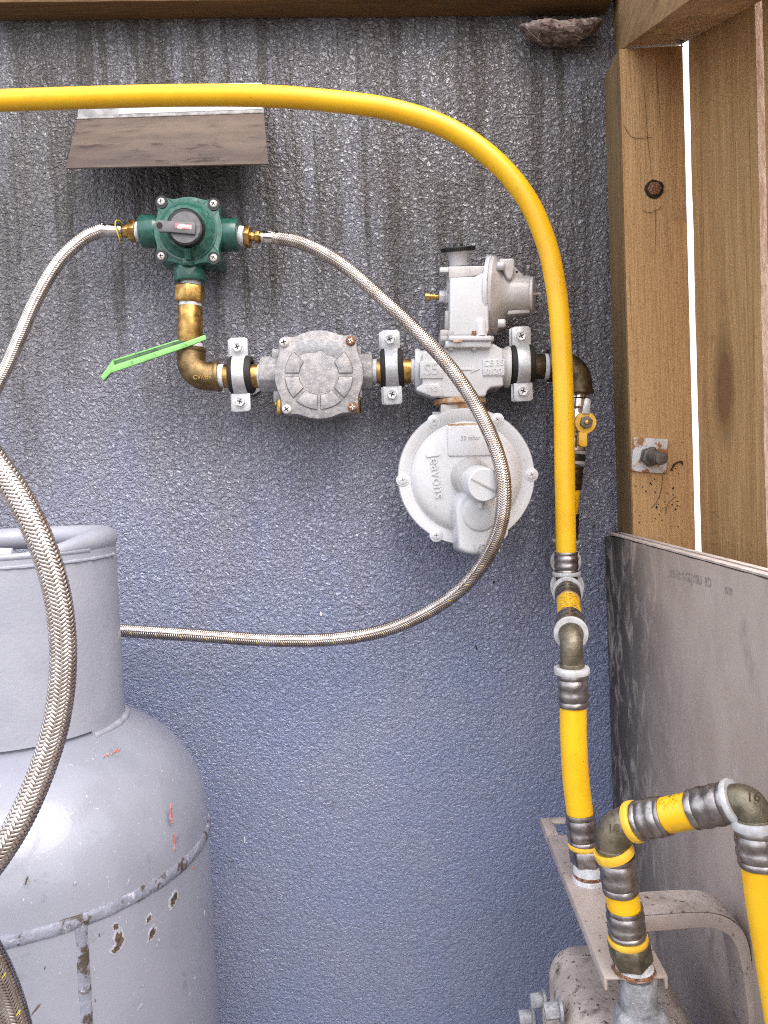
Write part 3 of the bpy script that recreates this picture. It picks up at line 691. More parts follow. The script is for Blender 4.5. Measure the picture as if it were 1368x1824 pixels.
for k in range(33):
    a = 2 * math.pi * k / 32; cc.append(c + Vector((0.0014 * math.sin(a * 2), math.cos(a) * 0.0098, math.sin(a) * 0.0118 - 0.0012)))
b.tube(cc, 0.0006, 6, cap=False); b.build('wire_tag', M_TRACER, t)

# ================================================================== GREEN CHANGEOVER VALVE
VC = (335, 411)
t = thing('changeover_valve', 'green three port changeover valve with grey pointer knob', 'valve', P(335, 411, 0.045))
ears = [(288, 360), (381, 364), (381, 460), (288, 457)]
def eared(cx, cy, base, ear_list, bump_, sig, n=120, k=1.0):
    out = []
    for i in range(n):
        a = 2 * math.pi * i / n; r = base
        for ex_, ey_ in ear_list:
            ae = math.atan2(ey_ - cy, ex_ - cx); da = (a - ae + math.pi) % (2 * math.pi) - math.pi
            r = max(r, base + (math.hypot(ex_ - cx, ey_ - cy) + bump_ - base) * math.exp(-(da / sig) ** 2))
        out.append((cx + r * math.cos(a) * k, cy + r * math.sin(a) * k))
    return out
b = MB(); b.plate(eared(335, 411, 60, ears, 12, 0.22, k=0.97), 0.052, 0.040); b.build('valve_body', M_GREEN, t, bevel=0.0012, bang=40)
b = MB(); b.plate(eared(335, 411, 61, ears, 11, 0.20), 0.0625, 0.0095); cover = b.build('cover_plate', M_GREENL, t, bevel=0.0009, bang=40)
# dark radial joints between cover and ears
for ex_, ey_ in ears:
    a = math.atan2(ey_ - 411, ex_ - 335)
    for s_ in (-0.24, 0.24):
        p, q = [(335 + r * math.cos(a + s_ * f), 411 + r * math.sin(a + s_ * f)) for r, f in ((49, 1.25), (66, 0.82))]
        b = MB(); b.tube([P(*p, 0.0622), P(*q, 0.0622)], 0.0007, 6); b.build('cover_rib', M_GREEN, cover)
c = P(334, 410, 0.0625); s_ = mpp(0.065)
b = MB(); b.lathe(c, NRM, [(0, 51 * s_), (0.002, 50 * s_), (0.004, 47 * s_), (0.010, 41 * s_), (0.0135, 36 * s_), (0.0135, 32 * s_)], 56); b.build('bonnet_dome', M_GREENL, t)
b = MB(); b.lathe(c + NRM * 0.001, NRM, [(0, 52.5 * s_), (0.0006, 53.5 * s_), (0.0006, 49 * s_), (0, 49 * s_)], 56); b.build('bonnet_groove', M_GREEN, cover)
# arrow tab at the top
b = MB(); b.plate([(319, 356), (322, 353), (349, 353), (352, 356), (352, 369), (319, 369)], 0.0655, 0.003); tab = b.build('arrow_tab', M_GREENL, t, bevel=0.0005)
b = MB(); b.plate([(322, 360.5), (328, 356.5), (328, 359), (343, 359), (343, 356.5), (349, 360.5), (343, 364.5), (343, 362), (328, 362), (328, 364.5)], 0.0661, 0.0005); b.build('double_arrow', M_GREEN, tab, smooth=0)
# lower rib
b = MB(); b.tube([P(334, 440, 0.0765), P(335, 456, 0.0700), P(335, 461, 0.069)], 0.0037, 14); b.build('rib', M_GREEN, t)
b = MB(); b.lathe(P(335, 458, 0.061), (P(335, 480, 0.061) - P(335, 458, 0.061)), [(0, 0.0045), (0.002, 0.0065), (0.007, 0.0068), (0.0095, 0.006)], 20); b.build('rib_boss', M_GREEN, t, bevel=0.0006)
for ex_, ey_ in ears:
    cc = P(ex_, ey_, 0.0625)
    b = MB(); b.lathe(cc, NRM, [(0, 0.0064), (0.0012, 0.0064), (0.0012, 0.0045)], 20); sq = b.build('screw_seat', M_BLACK, cover)
    screw(t, cc + NRM * 0.0010, NRM, 0.0040, M_SCREW, 0.0022, rot=0.3 + ex_ * 0.01)
# ports
def port(px0, py0, px1, py1, r, name='port', m=M_GREEN, d=0.045):
    p, q = P(px0, py0, d), P(px1, py1, d)
    b = MB(); b.between(p, q, [(0, r * 0.9), (0.35, r * 0.93), (0.42, r * 1.0), (0.95, r), (1, r * 0.96)], 36); return b.build(name, m, t, bevel=0.0006)
port(300, 412, 253, 413, 0.0168); port(370, 418, 426, 419, 0.0168); port(336, 450, 339.5, 503, 0.0168)
cyl(t, P(253, 413, 0.045), P(243, 413, 0.045), 0.0102, M_TAPE, 'tape'); cyl(t, P(426, 420, 0.045), P(437, 421, 0.045), 0.0102, M_TAPE, 'tape')
cyl(t, P(339.5, 502, 0.045), P(339.8, 511, 0.045), 0.0108, M_TAPE, 'tape')
# knob
kc = P(333, 408, 0.076); s_ = mpp(0.08)
kn = MB().lathe(kc, NRM, [(0, 33.5 * s_), (0.004, 33 * s_), (0.010, 31 * s_), (0.012, 28 * s_)], 48).build('knob', M_BLACK, t)
kf = P(329.5, 404.7, 0.089)
MB().lathe(kf - NRM * 0.004, NRM, [(0, 28.5 * s_), (0.003, 28 * s_), (0.0042, 27 * s_)], 48).build('knob_face', M_KNOB, kn)
b = MB(); b.plate([(271.5, 400.5), (281, 391.5), (300, 393), (347, 396), (347, 417), (300, 413), (283, 413)], 0.0925, 0.0035); pt = b.build('pointer', M_KNOB, kn, bevel=0.0007)
MB().lathe(P(284, 401.5, 0.0926), NRM, [(0, 5.5 * s_), (0.0004, 5.2 * s_)], 20).build('pointer_hole', M_HOLE, kn)
b = MB(); b.plate([(311.5, 397.8), (341, 400.5), (341, 408.8), (311.5, 406.5)], 0.0930, 0.0008); b.build('indicator_window', M_REDWIN, kn, bevel=0.0002)
text('REGO', P(311, 444, 0.0735), P(318, 450, 0.069) - P(306, 440, 0.072), (0.3, -0.4, 1), 0.006, 0.0006, M_GREEN, t)
text('OPSO', P(355, 445, 0.0735), P(364, 440, 0.072) - P(348, 452, 0.069), (-0.3, -0.4, 1), 0.006, 0.0006, M_GREEN, t)

# ================================================================== BRASS PIPE WITH ELBOW AND LEVER
t = thing('brass_pipe', 'brass pipe and elbow with hex nut hanging below the green valve', 'pipe', P(339, 600, 0.045))
up_ = P(339, 540, 0.045) - P(340, 510, 0.045)
hexnut(t, P(339, 509, 0.045), up_, 0.0157, (P(339, 540, 0.045) - P(339, 509, 0.045)).length, M_BRASS, twist=0.0)
cyl(t, P(339, 539, 0.045), P(339, 547, 0.045), 0.0118, M_TAPE, 'tape')
cyl(t, P(339, 546, 0.045), P(339, 612, 0.045), 0.0130, M_BRASS, 'tube', n=40)
cyl(t, P(340, 611, 0.045), P(340, 621, 0.045), 0.0124, M_TAPE, 'tape')
bend(t, P(340, 622, 0.045), P(341, 670, 0.045), P(389, 670.5, 0.045), 0.0152, M_BRASSD, 'elbow', 16, rr=0.020)
ring(t, P(340, 622.5, 0.045), up_, 0.008, 0.0163, 0.0042, M_BRASSD, 'elbow_band'); ring(t, P(388, 670.5, 0.045), (1, 0, 0), 0.008, 0.0163, 0.0042, M_BRASSD, 'elbow_band')
cyl(t, P(390, 670, 0.045), P(400, 670, 0.045), 0.0124, M_TAPE, 'tape')
text('CW/BR', P(361, 672, 0.0606), P(380, 671, 0.06) - P(340, 672.5, 0.06), (0, 0, 1), 0.0062, 0.0004, M_BRASS, t)
lv = MB()
lv.plate([(203, 650), (329, 609), (365, 596), (367.5, 604.5), (333, 618), (197, 664.5), (184.5, 677.5), (180.5, 673)], 0.0650, 0.0026)
lv.build('lever', M_LIME, t, bevel=0.0006)
b = MB(); b.plate([(201, 640.5), (318, 604.5), (319, 607), (203, 644)], 0.0535, 0.0026)
b.build('lever_back', M_LIME, t, bevel=0.0006)
b = MB(); b.plate([(204, 644), (322, 606), (329, 609), (204, 652)], 0.0600, 0.0066); b.build('lever_web', M_LEVIN, t, bevel=0.0004)  # dark plate: steel and shade inside the channel, put into its colour
b = MB(); b.extrude([P(201, 640.5, 0.062), P(203.5, 652, 0.062), P(183, 678, 0.062), P(179, 671, 0.062)], (0, 0.0075, 0)); b.build('lever_tip', M_LIME, t, bevel=0.0005)

# nipples on the run
def nipple(x0, x1, y, label, m, tapes, r=0.0126):
    t = thing('pipe_nipple', label, 'pipe', P((x0 + x1) / 2, y, 0.045), 'short pipe nipples')
    cyl(t, P(x0, y, 0.045), P(x1, y, 0.045), r, m, 'tube', n=40)
    for a, z in tapes: cyl(t, P(a, y, 0.045), P(z, y, 0.045), r * 0.98 if m is M_BRASS else r * 1.02, M_TAPE, 'tape')
    return t
nipple(400, 461, 670, 'short brass nipple between the brass elbow and the round filter', M_BRASS, [(460.5, 469)])
nipple(671, 733, 661, 'short brass nipple between the round filter and the grey regulator', M_BRASS, [(663, 671.5), (732, 741)])
nipple(906, 970, 653, 'dark bronze nipple right of the grey regulator', M_BRONZE, [(969, 980)], 0.0132)

# ================================================================== PIPE CLAMPS
t = thing('pipe_clamp', 'zinc pipe clamp at left, between the brass elbow and the filter', 'clamp', (0, 0, 0), 'pipe clamps with two bolts')
k = mpp(0.05)
MB().lathe((-20 * k, 0, 0), (1, 0, 0), [(0, 24 * k), (0, 31 * k), (3 * k, 33 * k), (38 * k, 33 * k), (41 * k, 31 * k), (41 * k, 24 * k)], 40, cap0=False, cap1=False).build('rubber_liner', M_RUBBER, t)
b = MB(); vs_, fs = [], []; n = 28
for i in range(n + 1):
    a = math.pi * i / n
    for x, r_ in ((-13, 34.0), (13, 34.0), (13, 36.2), (-13, 36.2)):
        x2 = x * (1 - 0.18 * math.sin(a)) ; vs_.append((x2 * k, -math.sin(a) * r_ * k, math.cos(a) * r_ * k * 0.98))
for i in range(n):
    for j in range(4): fs.append((i * 4 + j, i * 4 + (j + 1) % 4, i * 4 + 4 + (j + 1) % 4, i * 4 + 4 + j))
fs += [(0, 1, 2, 3), (n * 4 + 3, n * 4 + 2, n * 4 + 1, n * 4)]
b.add(vs_, fs); b.build('strap', M_ZINC, t, bevel=0.0002)
for sg in (1, -1):
    z0, z1 = 33 * k, 65 * k
    b = MB(); out = [(-17, z0), (16, z0), (16.5, z1 - 3 * k), (12, z1), (-12, z1 + 0.4 * k), (-17, z1 - 2 * k)]
    b.extrude([Vector((x * k, -0.0075, z * sg)) for x, z in out], (0, 0.0022, 0)); b.build('clamp_tab', M_ZINC, t, bevel=0.0005)
    b = MB(); b.extrude([Vector((x * k - 0.0022, -0.0025, z * sg)) for x, z in out], (0, 0.0022, 0)); b.build('back_tab', M_ZINC, t, bevel=0.0005)
    cc = Vector((-1.5 * k, -0.0075, sg * 48 * k))
    b = MB(); b.lathe(cc, NRM, [(0, 11.5 * k), (0.0008, 11.5 * k), (0.001, 10.5 * k)], 24)
    bo = b.build('bolt', M_SCREW, t)
    MB().lathe(cc + NRM * 0.0009, NRM, [(0, 9.6 * k), (0.0026, 9.6 * k), (0.0032, 8 * k), (0.0028, 6.5 * k)], 6, twist=0.2 * sg).build('hex_head', M_ZINC, bo, bevel=0.0002)
    q = MB()
    for a in (0.35 * sg, 0.35 * sg + math.pi / 2):
        e = Vector((math.cos(a), 0, math.sin(a))); gq = Vector((-math.sin(a), 0, math.cos(a)))
        q.obox(cc + NRM * 0.0034, e * 4.6 * k, gq * 1.0 * k, NRM * 0.0004)
    q.build('cross_slot', M_HOLE, bo, smooth=0)
MB().between((0, 0.006, 0), (0, 0.044, 0), [(0, 0.005), (1, 0.005)], 16).build('hanger_stud', M_ZINC, t)
MB().lathe((0, 0.0445, 0), (0, -1, 0), [(0, 0.016), (0.003, 0.016), (0.003, 0.012)], 28).build('base_plate', M_ZINC, t)
t.location = P(430, 669, 0.045)
copy_thing(t, P(698, 656, 0.045), 'zinc pipe clamp in the middle, between the filter and the regulator')
copy_thing(t, P(929, 650, 0.045), 'zinc pipe clamp at right, between the regulator and the dark elbow')

# ================================================================== ROUND FILTER
t = thing('gas_filter', 'round grey die cast gas filter with four screws and brass plugs', 'filter', P(569, 667, 0.045))
fe = [(506, 610), (625, 607), (511, 729), (628, 725)]
b = MB(); b.plate(eared(568, 667, 79, fe, 10, 0.17, 144), 0.080, 0.0115); b.build('cover', M_CAST, t, bevel=0.0012, bang=40)
b = MB(); b.plate(eared(566, 667, 77, fe, 8, 0.2, 96), 0.066, 0.045); b.build('filter_body', M_CAST, t, bevel=0.001, bang=40)
FC = (568, 667.5)
for a0 in range(-45, 225, 45):
    a, z = R(a0 + 3.6), R(a0 + 45 - 3.6); out = []
    for i in range(9): a_ = a + (z - a) * i / 8; out.append((FC[0] + 60 * math.cos(a_), FC[1] + 61 * math.sin(a_)))
    for i in range(9): a_ = z + (a - z) * i / 8; ai = a_ + (0.045 if a_ < (a + z) / 2 else -0.045); out.append((FC[0] + 36 * math.cos(ai), FC[1] + 36 * math.sin(ai)))
    b = MB(); b.plate(out, 0.0815, 0.0018); b.build('raised_pad', M_CAST, t, bevel=0.0005)
    b = MB(); q = [P(x, y, 0.0803) for x, y in out]; q.append(q[0]); b.tube(q, 0.00075, 5, cap=False); b.build('pad_shade_line', M_GROOVE_SHADE, t)  # dark line painting the shade of a recess round the pad
out = [(568 + r_ * math.cos(R(a)) * 1.02, 661 + r_ * math.sin(R(a))) for a, r_ in ((205, 52), (218, 58), (232, 61), (250, 59), (270, 57), (290, 58), (308, 61), (322, 60), (334, 52), (330, 41), (315, 36), (298, 32), (275, 37), (255, 33), (238, 39), (220, 44))]
MB().plate(out, 0.0802, 0.0006).build('grey_smudge', M_SMUDGE, t, bevel=0.0001)
for i, (x, y) in enumerate(fe):
    screw(t, P(x, y, 0.080), NRM, 0.0050, M_RUST if i in (1, 3) else M_SCREW, 0.0028, rot=0.2 + i, slot_m=M_SCREW if i in (1, 3) else None)
def sq(x0, x1, y0, y1, d, th, name, m, bev=0.0012):
    b = MB(); b.plate([(x0, y0), (x1, y0), (x1, y1), (x0, y1)], d, th); return b.build(name, m, t, bevel=bev)
def hexport(x0, x1, yc, r, name):
    b = MB(); b.lathe(P(x0, yc, 0.045), (P(x1, yc, 0.045) - P(x0, yc, 0.045)), [(0, r), ((P(x1, yc, 0.045) - P(x0, yc, 0.045)).length, r)], 8, twist=R(22.5)); return b.build(name, M_CAST, t, bevel=0.0015, smooth=30)
hexport(505, 466, 668, 0.0200, 'port'); hexport(630, 664, 663, 0.0200, 'port')
for x0, x1, y0, y1 in ((484, 500, 622, 640), (636, 643, 617, 634), (487, 500, 696, 716), (636, 645, 694, 708)):
    sq(x0, x1, y0, y1, 0.055, 0.02, 'lug', M_CAST, 0.0006)
for x, y0, y1 in ((499, 712, 738), (633, 712, 736)):
    cyl(t, P(x, y0, 0.055), P(x, y1, 0.055), 0.0038 if x < 550 else 0.0062, M_BRASS, 'brass_plug')
sq(489, 506, 713, 722, 0.0525, 0.01, 'plug_nut', M_BRASS, 0.0006); sq(634, 642, 706, 718, 0.0525, 0.01, 'plug_nut', M_BRASS, 0.0006)

# ================================================================== GREY REGULATOR
t = thing('gas_regulator', 'large light grey gas regulator with round diaphragm case and shut-off housing', 'regulator', P(832, 850, 0.06))
tee = MB()
tee.plate([(752, 626), (790, 622), (858, 611), (878, 611), (897, 622), (897, 688), (874, 690), (867, 698), (866, 706), (832, 708), (785, 708), (752, 694)], 0.0685, 0.050)
tee = tee.build('tee_body', M_REG, t, bevel=0.007, seg=4)
for x0, x1, yc, r in ((739, 763, 659, 0.0222), (907, 884, 654, 0.0217)):
    p, q = P(x0, yc, 0.045), P(x1, yc, 0.045)
    b = MB(); b.between(p, q, [(0, r * 0.72), (0, r * 0.97), (0.12, r), (0.3, r * 0.98), (0.45, r * 0.9), (1, r * 0.88)], 40, cap1=True); b.build('pipe_socket', M_REG, t)
# lower left wedge with letters, raised pads
b = MB(); b.plate([(741, 690), (752, 684), (783, 682), (790, 706), (770, 706.5), (742, 696)], 0.0715, 0.03); wd = b.build('gusset', M_REG, t, bevel=0.0016)
text('TEG', P(769, 694, 0.0716), P(780, 694, 0.07) - P(760, 695, 0.07), (0, 0, 1), 0.0068, 0.0004, M_REG, t)
for x0, x1, y0, y1, s1, s2 in ((748, 789, 643, 674, 'S5', ''), (860, 899, 639, 669, 'CE 35', '0120')):
    b = MB(); b.plate([(x0, y0), (x1, y0), (x1, y1), (x0, y1)], 0.0705, 0.004); b.build('raised_panel', M_REG, t, bevel=0.0007)
    text(s1, P((x0 + x1) / 2, (y0 + y1) / 2 - (7 if s2 else 0), 0.0707), (1, 0, 0.01), (0, 0, 1), 0.0085 if s2 else 0.016, 0.0005, M_REG, t)
    if s2: text(s2, P((x0 + x1) / 2, (y0 + y1) / 2 + 8, 0.0707), (1, 0, 0.01), (0, 0, 1), 0.0085, 0.0005, M_REG, t)
b = MB(); b.plate([(816, 655), (840, 655), (840, 650), (855, 657.5), (838, 665), (840, 659.5), (816, 659.5)], 0.0697, 0.002); b.build('flow_arrow', M_REG, t, bevel=0.0005)
# neck below
b = MB(); b.lathe(P(819, 710, 0.045), (P(819.5, 725, 0.045) - P(819, 710, 0.045)), [(0, 0.020), (0.0012, 0.0275), (0.0058, 0.0275), (0.007, 0.024), (0.0072, 0.0215), (0.016, 0.0215)], 40); b.build('neck_flange', M_STAIN, t)
sqr = lambda x0, x1, y0, y1, d, th, name, m, bev=0.0012: MB().plate([(x0, y0), (x1, y0), (x1, y1), (x0, y1)], d, th).build(name, m, t, bevel=bev)
sqr(785, 832, 720, 742, 0.066, 0.03, 'neck', M_REGD)
sqr(770, 800, 733, 760, 0.055, 0.02, 'neck_lug', M_REGD)
# diaphragm case
DC = P(830.5, 849, 0.0745); s_ = mpp(0.0745)
b = MB(); b.lathe(DC - NRM * 0.030, NRM, [(0, 92 * s_), (0.014, 104 * s_), (0.019, 120 * s_), (0.0200, 122 * s_), (0.0275, 122 * s_), (0.0300, 120 * s_), (0.0300, 100 * s_),
      (0.0290, 98.5 * s_), (0.0302, 97 * s_), (0.0345, 91 * s_), (0.0368, 82 * s_), (0.0378, 70 * s_), (0.0384, 30 * s_), (0.0384, 1 * s_)], 96)
b.build('diaphragm_case', M_REG, t, smooth=50)
for x, y in ((773, 750.5), (886, 747.5), (717.5, 855), (947, 845.5), (777, 953.5), (893, 948)):
    cc = P(x, y, 0.0745)
    ang = math.atan2(y - 850, x - 832); out = []
    for i in range(16):
        a = ang + math.pi + R(-130 + 260 * i / 15) + math.pi; out.append((x + 11.5 * math.cos(a), y + 11.5 * math.sin(a)))
    for r_, da in ((-26, 12), (-26, -12)): out.append((x + r_ * math.cos(ang) - da * math.sin(ang) * -1, y + r_ * math.sin(ang) - da * math.cos(ang)))
    b = MB(); b.lathe(cc, NRM, [(0, 12 * s_), (0.0006, 11.7 * s_), (0.0009, 10.6 * s_)], 28); bo = b.build('screw_boss', M_REG, t)
    screw(t, cc + NRM * 0.0008, NRM, 0.0046, M_REG, 0.0014, rot=0.5 + x, slot_m=M_REGS)
b = MB(); b.plate([(799, 759), (877, 757), (878, 811), (801, 813), (797.5, 809), (796, 763)], 0.0848, 0.0050); rp = b.build('name_plate', M_REG, t, bevel=0.0010)
text('32 mbar', P(838, 780, 0.0850), P(860, 779, 0.08) - P(820, 781, 0.08), (0, 0, 1), 0.0060, 0.0004, M_REGD, t)
text('Jeavons', P(778, 848, 0.0832), P(783, 880, 0.0815) - P(776, 830, 0.0815), P(800, 845, 0.08) - P(775, 849, 0.08), 0.0150, 0.0010, M_REG, t)
MB().plate([(797, 755.5), (830, 753.5), (876, 753), (877, 756), (840, 757), (798, 758.5)], 0.0842, 0.0012).build('rust_streak', M_STAIN, t, smooth=0)
MB().plate([(806, 606), (822, 605), (824, 608.5), (808, 609)], 0.0824, 0.0006).build('rust_streak', M_STAIN, t, smooth=0)
# vent spout running down from the hub
def stad(cx, cy0, cy1, r0, r1, n=14, lean=0.0):
    out = []
    for i in range(n + 1): a = math.pi + math.pi * i / n; out.append((cx + r0 * math.cos(a), cy0 + r0 * math.sin(a)))
    for i in range(n + 1): a = math.pi * i / n; out.append((cx + lean + r1 * math.cos(a), cy1 + r1 * 0.38 * math.sin(a)))
    return out
b = MB(); b.plate(stad(854, 912, 974, 42, 37), 0.116, 0.046, 1.16); b.build('vent_spout', M_REG, t, bevel=0.004, seg=3, bang=40)
b = MB(); b.lathe(P(855, 915, 0.1155), NRM, [(0, 30.5 * s_), (0.0018, 29.5 * s_), (0.0032, 26 * s_), (0.0036, 10 * s_)], 40); b.build('vent_cap', M_REG, t)
b = MB(); b.tube([P(857, 896, 0.120), P(857, 906, 0.1205)], 0.0028, 12); b.build('cap_rib', M_REG, t)
text('VENT', P(869, 977, 0.1163), P(880, 976, 0.11) - P(850, 977, 0.11), (0, 0, 1), 0.0115, 0.0012, M_REGD, t)
# adjustment turret
c0, c1 = P(838, 850, 0.080), P(863, 864, 0.146)
b = MB(); b.between(c0, c1, [(0, 0.0205), (0.12, 0.0195), (0.2, 0.0170), (0.55, 0.0165)], 48); tur = b.build('turret', M_REGD, t)
b = MB(); b.between(c0 + (c1 - c0) * 0.5, c1, [(0, 0.0150), (0.02, 0.0162), (0.88, 0.0160), (0.97, 0.0156), (1, 0.0146)], 56); cap = b.build('turret_cap', M_REG, t)
ax = (c1 - c0).normalized(); e1 = (P(888, 880, 0.146) - P(838, 852, 0.146)).normalized(); e1 = (e1 - ax * e1.dot(ax)).normalized(); e2 = ax.cross(e1)
b = MB(); b.obox(c1 + ax * 0.0004, e1 * 0.0140, e2 * 0.0010, ax * 0.0008); b.build('cap_slot', M_REGD, cap, bevel=0.0002)
for s_t, f_ in (('32 mbar ADJUST', 0.62), ('30-50', 0.72)):
    for j, ch in enumerate(s_t):
        pass
b = MB()
u_, w_, _ = axes(ax)
for f_, n_ in ((0.60, 9), (0.70, 7), (0.80, 8)):
    for j in range(n_):
        a = R(150 + j * 9.0 + 5 * f_); pc = c0 + (c1 - c0) * f_
        er = u_ * math.cos(a) + w_ * math.sin(a); et = u_ * -math.sin(a) + w_ * math.cos(a)
        b.obox(pc + er * 0.01622, et * random.uniform(0.0003, 0.0008), ax * random.uniform(0.0004, 0.0010), er * 0.00012)
# --- shut-off housing above the tee
for x0, x1, y0, y1, d, m in ((793, 875, 607, 618, 0.078, M_REG), (784, 880, 598, 607, 0.0745, M_REGD), (799, 876, 597.5, 606, 0.082, M_REG)):
    sqr(x0, x1, y0, y1, d, d - 0.012, 'flange', m, 0.0012)
sqr(784, 808, 587, 600, 0.074, 0.04, 'flange_corner', M_REGD, 0.001)
for x, y0, y1 in ((803, 591, 599), (845, 590, 598)):
    cyl(t, P(x, y0, 0.0775), P(x, y1, 0.0775), 0.0034, M_REGD if x < 820 else M_RUST, 'flange_bolt', n=6, bevel=0.0002)
for x, y0, y1 in ((803, 617, 624), (845, 617, 624)):
    cyl(t, P(x, y0, 0.0735), P(x, y1, 0.0735), 0.0028, M_REGD, 'bolt_end', r1=0.0022)
hs = MB(); hs.plate([(801, 494), (846, 492), (862, 484), (871, 470), (871, 590), (866, 597), (803, 598), (800, 590)], 0.0790, 0.062); hs = hs.build('housing', M_REG, t, bevel=0.0055, seg=4)
b = MB(); b.plate([(799, 474), (864, 473), (866, 480), (856, 489), (838, 492), (804, 495), (800, 500)], 0.0720, 0.045); b.build('housing_top', M_REGD, t, bevel=0.0022, seg=3)
sqr(783, 801, 475.5, 485, 0.070, 0.012, 'lug', M_REG, 0.0015); sqr(793, 803, 553, 586, 0.066, 0.02, 'lug', M_REGD, 0.001); sqr(796, 803, 497, 520, 0.062, 0.02, 'lug', M_REGD, 0.002)
MB().lathe(P(856, 576, 0.0765), (P(857, 598, 0.0765) - P(856, 576, 0.0765)), [(-0.006, 0.002), (-0.0035, 0.0052), (0, 0.006), (0.013, 0.006)], 24).build('corner_boss', M_REG, t)
# edge-on round flange and bonnet
fa = (P(950, 524, 0.052) - P(870, 527.5, 0.040)).normalized()
fo = P(870, 527.5, 0.043); k = mpp(0.045)
b = MB(); b.lathe(fo, fa, [(-2 * k, 52 * k), (0, 66 * k), (0.4 * k, 68 * k), (7 * k, 68.5 * k), (8 * k, 67 * k)], 64); b.build('bonnet_flange', M_REG, t, bevel=0.0004)
b = MB(); b.lathe(fo + fa * 8 * k, fa, [(0, 66 * k), (0.6 * k, 67 * k), (6 * k, 67 * k), (8 * k, 64 * k), (14 * k, 55 * k), (20 * k, 45 * k), (26 * k, 37 * k), (31 * k, 33.5 * k), (36 * k, 32 * k), (64 * k, 31 * k), (66 * k, 30 * k)], 64); b.build('bonnet', M_REGD, t, bevel=0.0003)
b = MB(); b.lathe(fo + fa * 73 * k, fa, [(0, 26 * k), (0.5 * k, 29 * k), (5 * k, 29 * k), (6.5 * k, 27 * k)], 48); b.build('end_cap', M_REG, t)
cyl(t, fo + fa * 79 * k, fo + fa * 91 * k, 2.4 * k, M_REG, 'pin')
MB().plate([(889, 461), (913, 459.5), (917, 463), (917, 474), (913, 494), (908, 499), (903, 494), (892, 474)], 0.0705, 0.030).build('bonnet_lug', M_REGD, t, bevel=0.002, seg=3)
MB().plate([(915, 472), (933, 491), (944, 491), (944, 497), (914, 497)], 0.058, 0.005).build('web_tab', M_REGD, t, bevel=0.0007)
MB().lathe(P(920.5, 484, 0.0582), NRM, [(0, 2.1 * k), (0.0003, 2.0 * k)], 14).build('tab_hole', M_HOLE, t)
MB().plate([(905, 553), (944, 550), (944, 557), (903, 560.5)], 0.060, 0.02).build('bonnet_rib', M_REGD, t, bevel=0.001)
for x, y in ((892, 474), (893, 576)):
    pc = P(x - 5, y, 0.0735); MB().lathe(pc, fa, [(0, 0.0042), (0.006, 0.0042), (0.0072, 0.003)], 18).build('bonnet_screw', M_REG, t)
# setting knob on top
kn0 = P(817, 473, 0.048); kup = ((P(815, 440, 0.048) - kn0).normalized() + NRM * 0.27).normalized()
b = MB(); b.lathe(kn0, kup, [(0, 15.5 * k), (6 * k, 16.2 * k), (13 * k, 17 * k), (19 * k, 19 * k), (23 * k, 21.5 * k)], 40); b.build('knob_cup', M_REG, t)
b = MB(); b.lathe(kn0 + kup * 23 * k, kup, [(0, 24 * k), (1 * k, 28.5 * k), (6.5 * k, 29.5 * k), (8 * k, 28 * k), (8.2 * k, 9 * k), (12 * k, 8 * k), (14.5 * k, 4.5 * k), (15 * k, 1 * k)], 48); kd = b.build('setting_knob', M_BLACK, t)
b = MB()
for j in range(56):
    a = 2 * math.pi * j / 56; u_, w_, _ = axes(kup); er = u_ * math.cos(a) + w_ * math.sin(a); et = u_ * -math.sin(a) + w_ * math.cos(a)
    b.obox(kn0 + kup * 27 * k + er * 29.6 * k, er * 0.5 * k, et * 0.8 * k, kup * 2.6 * k)
tag(b.build('knurling', M_BLACK, kd, smooth=0), kind='stuff')
MB().plate([(813.8, 450.5), (816.8, 450.5), (816.4, 453.5), (814.2, 453.5)], 0.0612, 0.0012).build('knob_mark', M_HOLE, t)
# bleed nipple
bl0 = P(800, 529, 0.050); ba = (P(760, 528.5, 0.050) - bl0).normalized()
hexnut(t, bl0, ba, 0.0078, 0.0042, M_REG, 'bleed_nut'); hexnut(t, bl0 + ba * 0.0044, ba, 0.0066, 0.0060, M_REG, 'bleed_nut')
b = MB(); b.lathe(bl0 + ba * 0.0100, ba, [(0, 0.0022), (0.003, 0.003), (0.0035, 0.0024), (0.0048, 0.0024), (0.005, 0.0034), (0.0062, 0.0034), (0.0064, 0.0026), (0.0074, 0.0026), (0.0076, 0.0034), (0.0090, 0.0034), (0.0092, 0.0028), (0.010, 0.0028), (0.0102, 0.0040), (0.0150, 0.0040)], 10); b.build('bleed_nipple', M_BRASS, t, bevel=0.0001)

# ================================================================== DARK ELBOW, BALL VALVE AND BACK LINE
t = thing('bronze_elbow', 'dark bronze elbow behind the yellow pipe at the end of the run', 'elbow', P(1020, 655, 0.045))
bend(t, P(980, 652, 0.045), P(1027, 654, 0.045), P(1029, 700, 0.045), 0.0152, M_BRONZE, 'elbow', 16, rr=0.019)
ring(t, P(980, 651.5, 0.045), (1, 0, 0), 0.009, 0.0172, 0.0050, M_BRONZE, 'elbow_band'); ring(t, P(1029, 699, 0.045), (0, 0, 1), 0.009, 0.0166, 0.0042, M_BRONZE, 'elbow_band')

